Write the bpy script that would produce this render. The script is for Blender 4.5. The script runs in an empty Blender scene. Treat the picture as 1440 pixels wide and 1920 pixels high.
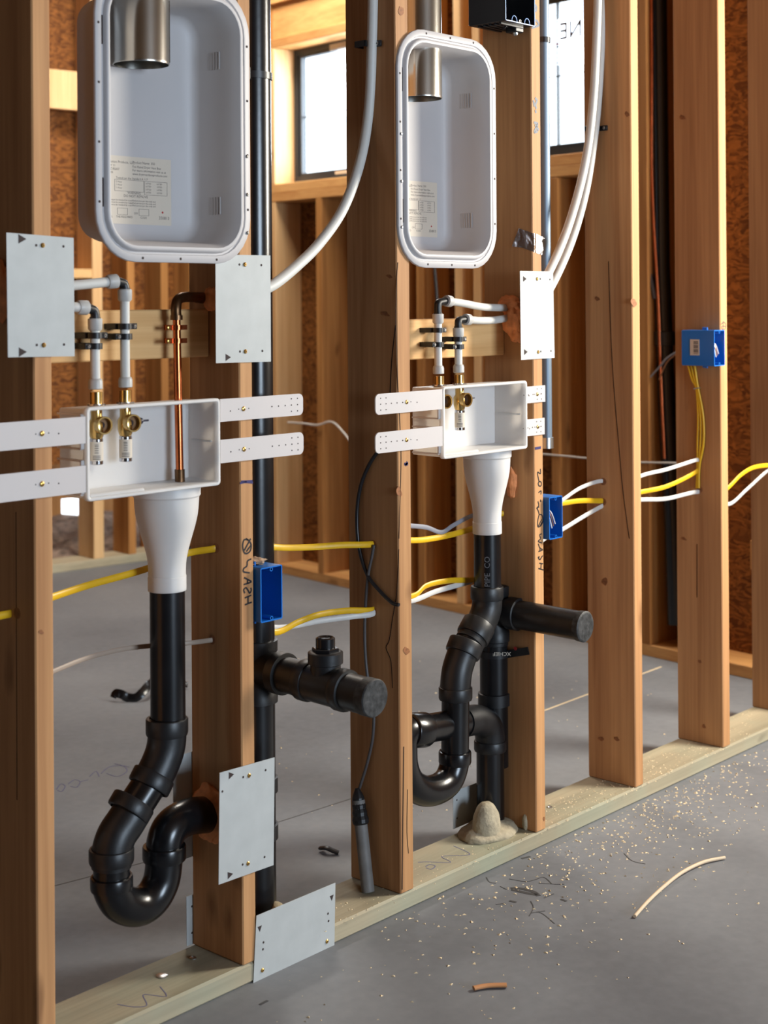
import bpy, math, random
from mathutils import Vector, noise
random.seed(7)
C = bpy.context.scene.collection
sc = bpy.context.scene

# ------------------------------------------------------------------ camera
K = 1.1
FPX = 2794.54; YAW = 0.8381; PIT = 0.0025; ROL = -0.0068; CY = 559.62; CX = 720.0
D = 1.7 * K
HC = 1.1559
CAM = (0.0, -D, HC)
def _basis():
    cy, sy, cp, sp = math.cos(YAW), math.sin(YAW), math.cos(PIT), math.sin(PIT)
    F = Vector((sy * cp, cy * cp, sp)); R = Vector((cy, -sy, 0)); U = R.cross(F)
    c, s = math.cos(ROL), math.sin(ROL)
    return F, R * c + U * s, U * c - R * s
CF, CR, CU = _basis()
cd = bpy.data.cameras.new('camera'); cam = bpy.data.objects.new('camera', cd); C.objects.link(cam)
from mathutils import Matrix
M = Matrix((CR, CU, -CF)).transposed().to_4x4(); M.translation = Vector(CAM)
cam.matrix_world = M
cd.sensor_fit = 'VERTICAL'; cd.sensor_height = 36.0; cd.sensor_width = 27.0
cd.lens = FPX / 1920 * 36.0
cd.shift_y = -(960 - CY) / 1920.0
cd.clip_start = 0.05; cd.clip_end = 100
cd.dof.use_dof = True; cd.dof.focus_distance = 2.85; cd.dof.aperture_fstop = 5.0
sc.camera = cam

# ------------------------------------------------------------------ view, world, daylight and the added rear fill
sc.view_settings.view_transform = 'Standard'; sc.view_settings.look = 'None'
sc.view_settings.gamma = 1.0; sc.view_settings.use_curve_mapping = False
sc.view_settings.exposure = 0.0
w = bpy.data.worlds.new('sky'); sc.world = w; w.use_nodes = True
bg = w.node_tree.nodes['Background']; bg.inputs[0].default_value = (0.86, 0.93, 1.0, 1); bg.inputs[1].default_value = 3.2
def area(name, loc, target, sx, sy, power, col):
    l = bpy.data.lights.new(name, 'AREA'); l.shape = 'RECTANGLE'; l.size = sx; l.size_y = sy
    l.energy = power; l.color = col
    o = bpy.data.objects.new(name, l); C.objects.link(o); o.location = loc
    o.rotation_euler = (Vector(target) - Vector(loc)).to_track_quat('-Z', 'Z').to_euler()
    return o
area('daylight_right_window', (3.98, -1.30, 1.74), (3.4, 0.0, 1.38), 0.70, 0.80, 118, (1.0, 0.94, 0.82))
area('daylight_front_opening', (1.7, -6.8, 1.4), (2.0, 0, 0.7), 2.1, 1.7, 260, (0.66, 0.82, 1.0))
area('rear_fill_lamp', (3.80, 2.30, 3.2), (3.75, 3.2, 0.9), 0.7, 0.6, 62, (1.0, 0.93, 0.82))  # added lamp that brightens the rear wall and floor, no known source
# sky light coming in through the two far windows
area('daylight_far_window', (4.635, 2.325, 1.96), (2.635, 2.595, 1.96), 0.84, 0.60, 24, (0.95, 0.98, 1.0))
area('daylight_far_window', (4.475, 1.135, 1.96), (2.475, 1.405, 1.96), 0.56, 0.60, 13, (0.95, 0.98, 1.0))

# ------------------------------------------------------------------ pixel helpers (a pixel and a real plane give a point)
def ray(x, y): return CF + CR * ((x - CX) / FPX) + CU * ((CY - y) / FPX)
def onY(x, y, Y=0.0):
    d = ray(x, y); return Vector(CAM) + d * ((Y + D) / d.y)
def onX(x, y, X):
    d = ray(x, y); return Vector(CAM) + d * (X / d.x)
def onZ(x, y, Z=0.0):
    d = ray(x, y); return Vector(CAM) + d * ((Z - HC) / d.z)
def depth(P): return (Vector(P) - Vector(CAM)).dot(CF)

# ------------------------------------------------------------------ materials
def nmat(name):
    m = bpy.data.materials.new(name); m.use_nodes = True
    nt = m.node_tree; b = nt.nodes['Principled BSDF']
    return m, nt, b
def srgb(r, g, b):
    f = lambda c: (c / 255 / 12.92) if c / 255 <= .04045 else ((c / 255 + .055) / 1.055) ** 2.4
    return (f(r), f(g), f(b), 1)
def N(nt, t, **kw):
    n = nt.nodes.new(t)
    for k, v in kw.items():
        if k.startswith('i_'): n.inputs[int(k[2:])].default_value = v
        else: setattr(n, k, v)
    return n
def plain(name, col, rough=.5, metal=0., nscale=0, namt=.15, bump=0., bscale=200, coat=0., trans=0., spec=.5, detail=4):
    m, nt, b = nmat(name)
    b.inputs['Base Color'].default_value = col; b.inputs['Roughness'].default_value = rough
    b.inputs['Metallic'].default_value = metal; b.inputs['Coat Weight'].default_value = coat
    b.inputs['Transmission Weight'].default_value = trans; b.inputs['Specular IOR Level'].default_value = spec
    tc = N(nt, 'ShaderNodeTexCoord')
    if nscale:
        n = N(nt, 'ShaderNodeTexNoise'); n.inputs['Scale'].default_value = nscale; n.inputs['Detail'].default_value = detail
        nt.links.new(tc.outputs['Object'], n.inputs['Vector'])
        r = N(nt, 'ShaderNodeValToRGB')
        r.color_ramp.elements[0].position = .3; r.color_ramp.elements[1].position = .7
        r.color_ramp.elements[0].color = tuple(c * (1 - namt) for c in col[:3]) + (1,)
        r.color_ramp.elements[1].color = tuple(min(1, c * (1 + namt)) for c in col[:3]) + (1,)
        nt.links.new(n.outputs['Fac'], r.inputs[0]); nt.links.new(r.outputs[0], b.inputs['Base Color'])
    if bump:
        n = N(nt, 'ShaderNodeTexNoise'); n.inputs['Scale'].default_value = bscale
        nt.links.new(tc.outputs['Object'], n.inputs['Vector'])
        bp = N(nt, 'ShaderNodeBump'); bp.inputs['Strength'].default_value = bump; bp.inputs['Distance'].default_value = .002
        nt.links.new(n.outputs['Fac'], bp.inputs['Height']); nt.links.new(bp.outputs[0], b.inputs['Normal'])
    return m
def wood(name, light, dark, axis='Z', knot=.5, rough=.62, streak=1.0, seed=0.0):
    m, nt, b = nmat(name); L = nt.links.new
    tc = N(nt, 'ShaderNodeTexCoord'); oi = N(nt, 'ShaderNodeObjectInfo')
    off = N(nt, 'ShaderNodeVectorMath', operation='SCALE'); off.inputs[0].default_value = (7.3, 3.1, 11.7)
    L(oi.outputs['Random'], off.inputs['Scale'])
    add = N(nt, 'ShaderNodeVectorMath', operation='ADD'); L(tc.outputs['Object'], add.inputs[0]); L(off.outputs[0], add.inputs[1])
    add2 = N(nt, 'ShaderNodeVectorMath', operation='ADD'); L(add.outputs[0], add2.inputs[0]); add2.inputs[1].default_value = (seed, seed * 1.7, seed * .6)
    def mp(s):
        k = N(nt, 'ShaderNodeMapping'); sv = {'Z': (s[0], s[0], s[1]), 'X': (s[1], s[0], s[0]), 'Y': (s[0], s[1], s[0])}[axis]
        k.inputs['Scale'].default_value = sv; L(add2.outputs[0], k.inputs['Vector']); return k
    # broad tone, grain, fine pores
    k1 = mp((16, .9)); n1 = N(nt, 'ShaderNodeTexNoise'); n1.inputs['Scale'].default_value = 1; n1.inputs['Detail'].default_value = 5; n1.inputs['Distortion'].default_value = .6
    L(k1.outputs[0], n1.inputs['Vector'])
    k2 = mp((130, 3.0)); n2 = N(nt, 'ShaderNodeTexNoise'); n2.inputs['Scale'].default_value = 1; n2.inputs['Detail'].default_value = 3
    L(k2.outputs[0], n2.inputs['Vector'])
    mx = N(nt, 'ShaderNodeMath', operation='MULTIPLY_ADD'); L(n2.outputs['Fac'], mx.inputs[0]); mx.inputs[1].default_value = .45 * streak; L(n1.outputs['Fac'], mx.inputs[2])
    r = N(nt, 'ShaderNodeValToRGB'); e = r.color_ramp.elements
    e[0].position = .42; e[0].color = dark; e[1].position = .92; e[1].color = light
    L(mx.outputs[0], r.inputs[0])
    # knots
    k3 = mp((11, 4.2)); vo = N(nt, 'ShaderNodeTexVoronoi'); vo.inputs['Scale'].default_value = 1; vo.inputs['Randomness'].default_value = 1
    nd = N(nt, 'ShaderNodeTexNoise'); nd.inputs['Scale'].default_value = 2.2
    L(k3.outputs[0], nd.inputs['Vector'])
    va = N(nt, 'ShaderNodeVectorMath', operation='MULTIPLY_ADD'); L(nd.outputs['Color'], va.inputs[0]); va.inputs[1].default_value = (.35, .35, .35); L(k3.outputs[0], va.inputs[2])
    L(va.outputs[0], vo.inputs['Vector'])
    r3 = N(nt, 'ShaderNodeValToRGB'); e = r3.color_ramp.elements
    e[0].position = .07; e[0].color = (1, 1, 1, 1); e[1].position = .19; e[1].color = (0, 0, 0, 1)
    L(vo.outputs['Distance'], r3.inputs[0])
    sepc = N(nt, 'ShaderNodeSeparateColor'); L(vo.outputs['Color'], sepc.inputs[0])
    th = N(nt, 'ShaderNodeMath', operation='LESS_THAN'); L(sepc.outputs[0], th.inputs[0]); th.inputs[1].default_value = knot
    kf = N(nt, 'ShaderNodeMath', operation='MULTIPLY'); L(r3.outputs[0], kf.inputs[0]); L(th.outputs[0], kf.inputs[1])
    kf2 = N(nt, 'ShaderNodeMath', operation='MULTIPLY'); L(kf.outputs[0], kf2.inputs[0]); kf2.inputs[1].default_value = .5
    mixk = N(nt, 'ShaderNodeMix', data_type='RGBA'); L(kf2.outputs[0], mixk.inputs[0]); L(r.outputs[0], mixk.inputs[6])
    mixk.inputs[7].default_value = (dark[0] * .28, dark[1] * .2, dark[2] * .16, 1)
    hs = N(nt, 'ShaderNodeHueSaturation'); L(mixk.outputs[2], hs.inputs['Color'])
    mr = N(nt, 'ShaderNodeMapRange'); L(oi.outputs['Random'], mr.inputs[0]); mr.inputs[3].default_value = .88; mr.inputs[4].default_value = 1.1
    L(mr.outputs[0], hs.inputs['Value']); L(hs.outputs[0], b.inputs['Base Color'])
    b.inputs['Roughness'].default_value = rough; b.inputs['Specular IOR Level'].default_value = .25
    bp = N(nt, 'ShaderNodeBump'); bp.inputs['Strength'].default_value = .25; bp.inputs['Distance'].default_value = .001
    L(mx.outputs[0], bp.inputs['Height']); L(bp.outputs[0], b.inputs['Normal'])
    return m

M_ = {}
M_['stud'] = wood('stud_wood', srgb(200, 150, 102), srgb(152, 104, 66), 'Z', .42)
M_['stud_pale'] = wood('pale_stud_wood', srgb(232, 192, 140), srgb(196, 146, 94), 'Z', .3)
M_['block'] = wood('blocking_wood', srgb(228, 186, 130), srgb(196, 144, 88), 'X', .35)
M_['blockY'] = wood('far_board_wood', srgb(222, 170, 108), srgb(184, 126, 72), 'Y', .35)
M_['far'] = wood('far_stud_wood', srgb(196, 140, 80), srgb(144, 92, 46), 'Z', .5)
def osb(name='osb', lo=(84, 46, 18), hi=(140, 88, 40)):
    m, nt, b = nmat(name); L = nt.links.new
    tc = N(nt, 'ShaderNodeTexCoord')
    mp = N(nt, 'ShaderNodeMapping'); mp.inputs['Scale'].default_value = (10, 10, 22); L(tc.outputs['Object'], mp.inputs['Vector'])
    nn = N(nt, 'ShaderNodeTexNoise'); nn.inputs['Scale'].default_value = .7; L(mp.outputs[0], nn.inputs['Vector'])
    va = N(nt, 'ShaderNodeVectorMath', operation='MULTIPLY_ADD'); L(nn.outputs['Color'], va.inputs[0]); va.inputs[1].default_value = (2.4, 2.4, 2.4); L(mp.outputs[0], va.inputs[2])
    vo = N(nt, 'ShaderNodeTexVoronoi'); L(va.outputs[0], vo.inputs['Vector'])
    sp = N(nt, 'ShaderNodeSeparateColor'); L(vo.outputs['Color'], sp.inputs[0])
    r = N(nt, 'ShaderNodeValToRGB'); e = r.color_ramp.elements
    e[0].color = srgb(*lo); e[1].color = srgb(*hi); e[0].position = .05; e[1].position = .95
    L(sp.outputs[0], r.inputs[0]); L(r.outputs[0], b.inputs['Base Color']); b.inputs['Roughness'].default_value = .7
    b.inputs['Specular IOR Level'].default_value = .2
    return m
M_['osb'] = osb()
M_['osb_dark'] = osb('unseen_wall_osb', (110, 76, 46), (160, 118, 76))  # unseen walls and ceiling, even tone set for their bounce light
def plate_wood():
    m = wood('treated_plate_wood', srgb(190, 176, 148), srgb(146, 138, 116), 'X', .12, streak=.8)
    nt = m.node_tree; b = nt.nodes['Principled BSDF']; L = nt.links.new
    src = b.inputs['Base Color'].links[0].from_socket
    tc = N(nt, 'ShaderNodeTexCoord'); n = N(nt, 'ShaderNodeTexNoise'); n.inputs['Scale'].default_value = 5; n.inputs['Detail'].default_value = 6
    L(tc.outputs['Object'], n.inputs['Vector'])
    r = N(nt, 'ShaderNodeValToRGB'); r.color_ramp.elements[0].position = .45; r.color_ramp.elements[1].position = .72
    L(n.outputs['Fac'], r.inputs[0])
    mx = N(nt, 'ShaderNodeMix', data_type='RGBA'); mf = N(nt, 'ShaderNodeMath', operation='MULTIPLY'); L(r.outputs[0], mf.inputs[0]); mf.inputs[1].default_value = .4
    L(mf.outputs[0], mx.inputs[0]); L(src, mx.inputs[6]); mx.inputs[7].default_value = srgb(150, 164, 146); L(mx.outputs[2], b.inputs['Base Color'])
    return m
M_['plate'] = plate_wood()
def concrete():
    m, nt, b = nmat('concrete'); L = nt.links.new
    tc = N(nt, 'ShaderNodeTexCoord')
    a = N(nt, 'ShaderNodeTexNoise'); a.inputs['Scale'].default_value = 1.6; a.inputs['Detail'].default_value = 8; L(tc.outputs['Object'], a.inputs['Vector'])
    c = N(nt, 'ShaderNodeTexNoise'); c.inputs['Scale'].default_value = 42; c.inputs['Detail'].default_value = 5; L(tc.outputs['Object'], c.inputs['Vector'])
    mx = N(nt, 'ShaderNodeMath', operation='MULTIPLY_ADD'); L(c.outputs['Fac'], mx.inputs[0]); mx.inputs[1].default_value = .25; L(a.outputs['Fac'], mx.inputs[2])
    r = N(nt, 'ShaderNodeValToRGB'); e = r.color_ramp.elements
    e[0].position = .42; e[0].color = srgb(104, 107, 113); e[1].position = .85; e[1].color = srgb(134, 137, 142)
    L(mx.outputs[0], r.inputs[0]); L(r.outputs[0], b.inputs['Base Color'])
    b.inputs['Roughness'].default_value = .62
    bp = N(nt, 'ShaderNodeBump'); bp.inputs['Strength'].default_value = .15; bp.inputs['Distance'].default_value = .002
    L(c.outputs['Fac'], bp.inputs['Height']); L(bp.outputs[0], b.inputs['Normal'])
    return m
M_['floor'] = concrete()
M_['white'] = plain('white_plastic', srgb(216, 212, 208), .38, nscale=12, namt=.03)
b_ = M_['white'].node_tree.nodes['Principled BSDF']; b_.inputs['Subsurface Weight'].default_value = .6; b_.inputs['Subsurface Radius'].default_value = (1, .93, .85); b_.inputs['Subsurface Scale'].default_value = .02
M_['niche'] = plain('painted_white_metal', srgb(184, 180, 180), .5, nscale=5, namt=.03)
def translucent_white():
    m, nt, b = nmat('translucent_white_plastic'); L = nt.links.new
    b.inputs['Base Color'].default_value = srgb(228, 222, 220); b.inputs['Roughness'].default_value = .4
    tr = N(nt, 'ShaderNodeBsdfTransparent'); tl = N(nt, 'ShaderNodeBsdfTranslucent'); tl.inputs[0].default_value = srgb(228, 222, 220)
    m1 = N(nt, 'ShaderNodeMixShader'); m1.inputs[0].default_value = .12
    m2 = N(nt, 'ShaderNodeMixShader'); m2.inputs[0].default_value = .2
    L(b.outputs[0], m2.inputs[1]); L(tl.outputs[0], m2.inputs[2]); L(m2.outputs[0], m1.inputs[1]); L(tr.outputs[0], m1.inputs[2])
    L(m1.outputs[0], nt.nodes['Material Output'].inputs[0]); return m
M_['arm'] = translucent_white()
M_['pex'] = plain('white_tubing', srgb(206, 204, 198), .5, nscale=20, namt=.04)
M_['collar'] = plain('grey_white_collar', srgb(184, 182, 178), .42)
M_['abs'] = plain('black_abs_plastic', (.006, .006, .007, 1), .25, nscale=25, namt=.4, bump=.05, bscale=60)
M_['abs_matt'] = plain('matt_black_plastic', (.009, .009, .010, 1), .42, nscale=40, namt=.4, bump=.1, bscale=120)
M_['dustblack'] = plain('scuffed_black_cap', (.035, .035, .035, 1), .6, nscale=90, namt=.8, bump=.4, bscale=150)
M_['galv'] = plain('galvanised_steel', srgb(196, 192, 184), .24, 1.0, nscale=9, namt=.1)
M_['steelplate'] = plain('nail_plate_steel', srgb(178, 181, 180), .6, .1, nscale=26, namt=.05, bump=.03, bscale=90)
M_['screw'] = plain('brass_screw', srgb(214, 172, 96), .3, 1.0)
M_['zinc'] = plain('zinc_screw', srgb(190, 190, 188), .3, 1.0)
M_['brass'] = plain('brass', srgb(206, 172, 108), .26, 1.0, nscale=40, namt=.12)
M_['chrome'] = plain('chromed_metal', srgb(200, 200, 204), .15, 1.0)
M_['copper'] = plain('copper', srgb(196, 108, 66), .26, 1.0, nscale=30, namt=.2)
M_['copperdark'] = plain('tarnished_copper', srgb(112, 84, 60), .38, 1.0, nscale=60, namt=.3)
M_['blue'] = plain('blue_plastic', srgb(18, 104, 190), .34, nscale=8, namt=.04)
M_['blackbox'] = plain('black_box_plastic', (.010, .011, .014, 1), .3)
M_['yellow'] = plain('yellow_cable_jacket', srgb(226, 176, 26), .4, nscale=60, namt=.06)
M_['wcable'] = plain('white_cable_jacket', srgb(208, 204, 198), .42, nscale=60, namt=.05)
M_['gcable'] = plain('grey_cable_jacket', srgb(140, 140, 148), .42)
M_['tcable'] = plain('tan_grey_cable_jacket', srgb(164, 146, 130), .5)
M_['blackcable'] = plain('black_cable_jacket', (.012, .012, .014, 1), .35)
M_['dgrey'] = plain('dark_grey_cable_jacket', srgb(78, 74, 74), .5)
M_['conduit'] = plain('grey_conduit', srgb(112, 108, 104), .6, nscale=30, namt=.2, bump=.2)
M_['emt'] = plain('steel_conduit', srgb(104, 118, 132), .5, .6)
M_['foam'] = plain('orange_foam', srgb(238, 152, 96), .75, nscale=60, namt=.2, bump=.4, bscale=90)
M_['grout'] = plain('tan_spray_foam', srgb(168, 156, 132), .85, nscale=70, namt=.15, bump=.9, bscale=160)
M_['sticker'] = plain('cream_label_paper', srgb(204, 192, 176), .5)
M_['print'] = plain('label_print', srgb(70, 62, 64), .6)
M_['red'] = plain('red_print', srgb(170, 40, 40), .6)
M_['ink'] = plain('black_marker_ink', srgb(34, 30, 34), .5)
M_['blueink'] = plain('navy_marker_ink', srgb(44, 40, 96), .5)
M_['pencil'] = plain('blue_chalk', srgb(96, 96, 128), .7)
M_['crack'] = plain('wood_check_dark', srgb(44, 24, 12), .9)
M_['hole'] = plain('punched_hole_dark', srgb(52, 38, 36), .8)
M_['foil'] = plain('foil_tape', srgb(214, 214, 220), .16, 1.0, bump=1.0, bscale=40)
M_['frame'] = plain('black_window_frame', srgb(34, 44, 54), .4)
M_['chip'] = plain('sawdust', srgb(228, 206, 168), .8, nscale=5, namt=.15)
M_['smear'] = plain('dark_smear', srgb(70, 70, 72), .6)
M_['mud'] = plain('dried_wood_dust', srgb(170, 144, 120), .9, nscale=80, namt=.4, bump=.6)
M_['gravel'] = plain('gravel', srgb(128, 108, 94), .9, nscale=30, namt=.5, bump=.8, bscale=40)
M_['copperwire'] = plain('bare_copper_wire', srgb(206, 150, 112), .3, 1.0)
def glass():
    m, nt, b = nmat('window_glass'); L = nt.links.new
    g = N(nt, 'ShaderNodeBsdfGlossy'); g.inputs['Roughness'].default_value = .03
    t = N(nt, 'ShaderNodeBsdfTransparent'); t.inputs[0].default_value = (.95, .98, 1, 1)
    mx = N(nt, 'ShaderNodeMixShader'); mx.inputs[0].default_value = .05
    L(t.outputs[0], mx.inputs[1]); L(g.outputs[0], mx.inputs[2]); L(mx.outputs[0], nt.nodes['Material Output'].inputs[0]); return m
M_['glass'] = glass()
def film():
    m, nt, b = nmat('window_sticker_film'); L = nt.links.new
    d = N(nt, 'ShaderNodeBsdfTranslucent'); d.inputs[0].default_value = (.8, .82, .85, 1)
    t = N(nt, 'ShaderNodeBsdfTransparent'); mx = N(nt, 'ShaderNodeMixShader'); mx.inputs[0].default_value = .7
    L(t.outputs[0], mx.inputs[1]); L(d.outputs[0], mx.inputs[2]); L(mx.outputs[0], nt.nodes['Material Output'].inputs[0]); return m
M_['film'] = film()

# ------------------------------------------------------------------ object helpers
WL = {}
def V(p): return Vector(p)
class MB:
    def __init__(s): s.v = []; s.f = []
    def add(s, vs, fs):
        o = len(s.v); s.v += [tuple(p) for p in vs]; s.f += [tuple(i + o for i in f) for f in fs]; return s
    def box(s, x0, x1, y0, y1, z0, z1, b=0.0, fr=None):
        if b <= 0:
            vs = [(x, y, z) for x in (x0, x1) for y in (y0, y1) for z in (z0, z1)]
            fs = [(0, 1, 3, 2), (4, 6, 7, 5), (0, 4, 5, 1), (2, 3, 7, 6), (0, 2, 6, 4), (1, 5, 7, 3)]
        else:  # chamfered along all edges: 24 vertices
            X = (x0, x1); Y = (y0, y1); Z = (z0, z1); vs = []; idx = {}
            for i in (0, 1):
                for j in (0, 1):
                    for k in (0, 1):
                        sx, sy, sz = (1 - 2 * i), (1 - 2 * j), (1 - 2 * k)
                        for a in range(3):
                            p = [X[i] + sx * b, Y[j] + sy * b, Z[k] + sz * b]
                            p[a] = (X[i], Y[j], Z[k])[a]
                            idx[(i, j, k, a)] = len(vs); vs.append(tuple(p))
            fs = []
            for i in (0, 1):
                fs.append(tuple(idx[(i, j, k, 0)] for j, k in ((0, 0), (1, 0), (1, 1), (0, 1))))
                fs.append(tuple(idx[(j, i, k, 1)] for j, k in ((0, 0), (1, 0), (1, 1), (0, 1))))
                fs.append(tuple(idx[(j, k, i, 2)] for j, k in ((0, 0), (1, 0), (1, 1), (0, 1))))
            for a, bb in ((0, 1), (0, 2), (1, 2)):
                c = 3 - a - bb
                for p in (0, 1):
                    for q in (0, 1):
                        def key(cv, ax):
                            t = [0, 0, 0]; t[a] = p; t[bb] = q; t[c] = cv; return idx[(t[0], t[1], t[2], ax)]
                        fs.append((key(0, a), key(1, a), key(1, bb), key(0, bb)))
            for i in (0, 1):
                for j in (0, 1):
                    for k in (0, 1): fs.append((idx[(i, j, k, 0)], idx[(i, j, k, 1)], idx[(i, j, k, 2)]))
        if fr: vs = [fr(p) for p in vs]
        return s.add(vs, fs)
    def loft(s, rings, cap0=True, cap1=True, closed=True):
        n = len(rings[0]); vs = [p for r in rings for p in r]; fs = []
        for i in range(len(rings) - 1):
            for j in range(n if closed else n - 1):
                k = (j + 1) % n; fs.append((i * n + j, i * n + k, (i + 1) * n + k, (i + 1) * n + j))
        if cap0: fs.append(tuple(range(n))[::-1])
        if cap1: fs.append(tuple((len(rings) - 1) * n + j for j in range(n)))
        return s.add(vs, fs)
    def tube(s, path, r, seg=14, caps=True, flat=None):
        path = [V(p) for p in path]; n = len(path)
        rs = r if isinstance(r, (list, tuple)) else [r] * n
        T = [(path[min(i + 1, n - 1)] - path[max(i - 1, 0)]).normalized() for i in range(n)]
        a = Vector((0, 0, 1)) if abs(T[0].z) < .9 else Vector((1, 0, 0))
        u = (a - T[0] * a.dot(T[0])).normalized(); rings = []
        for i in range(n):
            u = (u - T[i] * u.dot(T[i])).normalized(); v = T[i].cross(u)
            fu, fv = (1, 1) if flat is None else flat
            rings.append([path[i] + u * (math.cos(2 * math.pi * k / seg) * rs[i] * fu) + v * (math.sin(2 * math.pi * k / seg) * rs[i] * fv) for k in range(seg)])
        return s.loft(rings, caps, caps)
    def lathe(s, o, ax, prof, seg=28, cap0=True, cap1=True, up=None):
        o = V(o); ax = V(ax).normalized(); a = V(up) if up else (Vector((0, 0, 1)) if abs(ax.z) < .9 else Vector((1, 0, 0)))
        u = (a - ax * a.dot(ax)).normalized(); v = ax.cross(u)
        rings = [[o + ax * t + u * (math.cos(2 * math.pi * k / seg) * r) + v * (math.sin(2 * math.pi * k / seg) * r) for k in range(seg)] for r, t in prof]
        return s.loft(rings, cap0, cap1)
    def prism(s, pts, off):
        n = len(pts); off = V(off); a = [V(p) for p in pts]
        return s.loft([a, [p + off for p in a]])
    def ribbon(s, pts, w, nrm, th=.0004):
        nrm = V(nrm).normalized(); pts = [V(p) for p in pts]; n = len(pts); rings = []
        for i in range(n):
            t = (pts[min(i + 1, n - 1)] - pts[max(i - 1, 0)]).normalized(); b = t.cross(nrm).normalized()
            ww = w[i] if isinstance(w, (list, tuple)) else w
            rings.append([pts[i] + b * ww / 2, pts[i] + b * ww / 2 + nrm * th, pts[i] - b * ww / 2 + nrm * th, pts[i] - b * ww / 2])
        return s.loft(rings)
    def build(s, name, m, parent=None, o=None, smooth=38):
        if o is None:
            xs = [p[0] for p in s.v]; ys = [p[1] for p in s.v]; zs = [p[2] for p in s.v]
            o = ((min(xs) + max(xs)) / 2, (min(ys) + max(ys)) / 2, min(zs))
        o = V(o); me = bpy.data.meshes.new(name)
        me.from_pydata([(p[0] - o.x, p[1] - o.y, p[2] - o.z) for p in s.v], [], s.f)
        import bmesh
        bm = bmesh.new(); bm.from_mesh(me); bmesh.ops.recalc_face_normals(bm, faces=bm.faces); bm.to_mesh(me); bm.free()
        me.materials.append(M_[m] if isinstance(m, str) else m)
        if smooth:
            me.shade_smooth(); me.set_sharp_from_angle(angle=math.radians(smooth))
        ob = bpy.data.objects.new(name, me); C.objects.link(ob)
        WL[ob.name] = o.copy()
        if parent: ob.parent = parent; ob.location = o - WL[parent.name]
        else: ob.location = o
        return ob
def tag(o, label=None, cat=None, group=None, kind=None):
    if label: o['label'] = label
    if cat: o['category'] = cat
    if group: o['group'] = group
    if kind: o['kind'] = kind
    return o
def thing(name, label, cat, loc, group=None):
    o = bpy.data.objects.new(name, None); C.objects.link(o); o.location = loc; o.empty_display_size = .05
    WL[o.name] = V(loc); return tag(o, label, cat, group)
def dup(root, delta, label, group=None):
    def cp(o, par):
        c = o.copy(); C.objects.link(c); c.parent = par; WL[c.name] = WL[o.name] + V(delta)
        for ch in list(o.children): cp(ch, c)
        return c
    r = cp(root, None); r.location = root.location + V(delta); r['label'] = label
    if group: r['group'] = group
    return r
def smooth_path(pts, n=8):
    pts = [V(p) for p in pts]; out = []
    for i in range(len(pts) - 1):
        p0 = pts[max(i - 1, 0)]; p1 = pts[i]; p2 = pts[i + 1]; p3 = pts[min(i + 2, len(pts) - 1)]
        for k in range(n):
            t = k / n
            out.append(.5 * ((2 * p1) + (p2 - p0) * t + (2 * p0 - 5 * p1 + 4 * p2 - p3) * t * t + (3 * p1 - p0 - 3 * p2 + p3) * t ** 3))
    out.append(pts[-1]); return out
def text_mb(mb, body, o, ex, ez, size, th=.0003, align='LEFT', mirror=False):
    cu = bpy.data.curves.new('t', 'FONT'); cu.body = body; cu.size = 1; cu.align_x = align; cu.resolution_u = 2; cu.offset = .018 if size > .05 else 0
    ob = bpy.data.objects.new('t', cu); C.objects.link(ob); dg = bpy.context.evaluated_depsgraph_get(); dg.update()
    me = bpy.data.meshes.new_from_object(ob.evaluated_get(dg)); ex = V(ex).normalized(); ez = V(ez).normalized(); o = V(o)
    n = ex.cross(ez)
    mb.add([o + ex * (p.co.x * size * (-1 if mirror else 1)) + ez * (p.co.y * size) + n * th for p in me.vertices], [tuple(f.vertices) for f in me.polygons])
    bpy.data.objects.remove(ob); bpy.data.meshes.remove(me); bpy.data.curves.remove(cu)
NY = (0, -1, 0)

# ------------------------------------------------------------------ setting
def struct(mb, name, m, smooth=0): return tag(mb.build(name, m, smooth=smooth), kind='structure')
floor = struct(MB().box(-7, 5.4, -7, 4.4, -.12, 0), 'floor', 'floor')
mb = MB()   # ceiling with an added gap that lets the rear fill lamp through
mb.box(-7, 5.4, -7, 1.95, 3.0, 3.1).box(-7, 5.4, 2.65, 4.4, 3.0, 3.1).box(-7, 3.4, 1.95, 2.65, 3.0, 3.1).box(4.2, 5.4, 1.95, 2.65, 3.0, 3.1)
struct(mb, 'ceiling', 'osb_dark')
mb = MB()   # camera-side wall with its opening
mb.box(-7, .6, -7, -6.9, 0, 3).box(2.8, 5.4, -7, -6.9, 0, 3).box(.6, 2.8, -7, -6.9, 2.25, 3).box(.6, 2.8, -7, -6.9, 0, .55)
struct(mb, 'wall_front', 'osb_dark')
struct(MB().box(-7.1, -7, -7, 4.4, 0, 3), 'wall_left', 'osb_dark')
struct(MB().box(4.95, 5.05, -6.9, .2, 0, 3), 'wall_east', 'osb_dark')
mb = MB()   # short partition out of view at the right with the window that lights the studs
mb.box(3.4, 3.6, -1.42, -1.34, 0, 3).box(4.36, 4.95, -1.42, -1.34, 0, 3).box(3.6, 4.36, -1.42, -1.34, 0, 1.28).box(3.6, 4.36, -1.42, -1.34, 2.16, 3)
struct(mb, 'wall_right', 'osb_dark')
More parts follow.
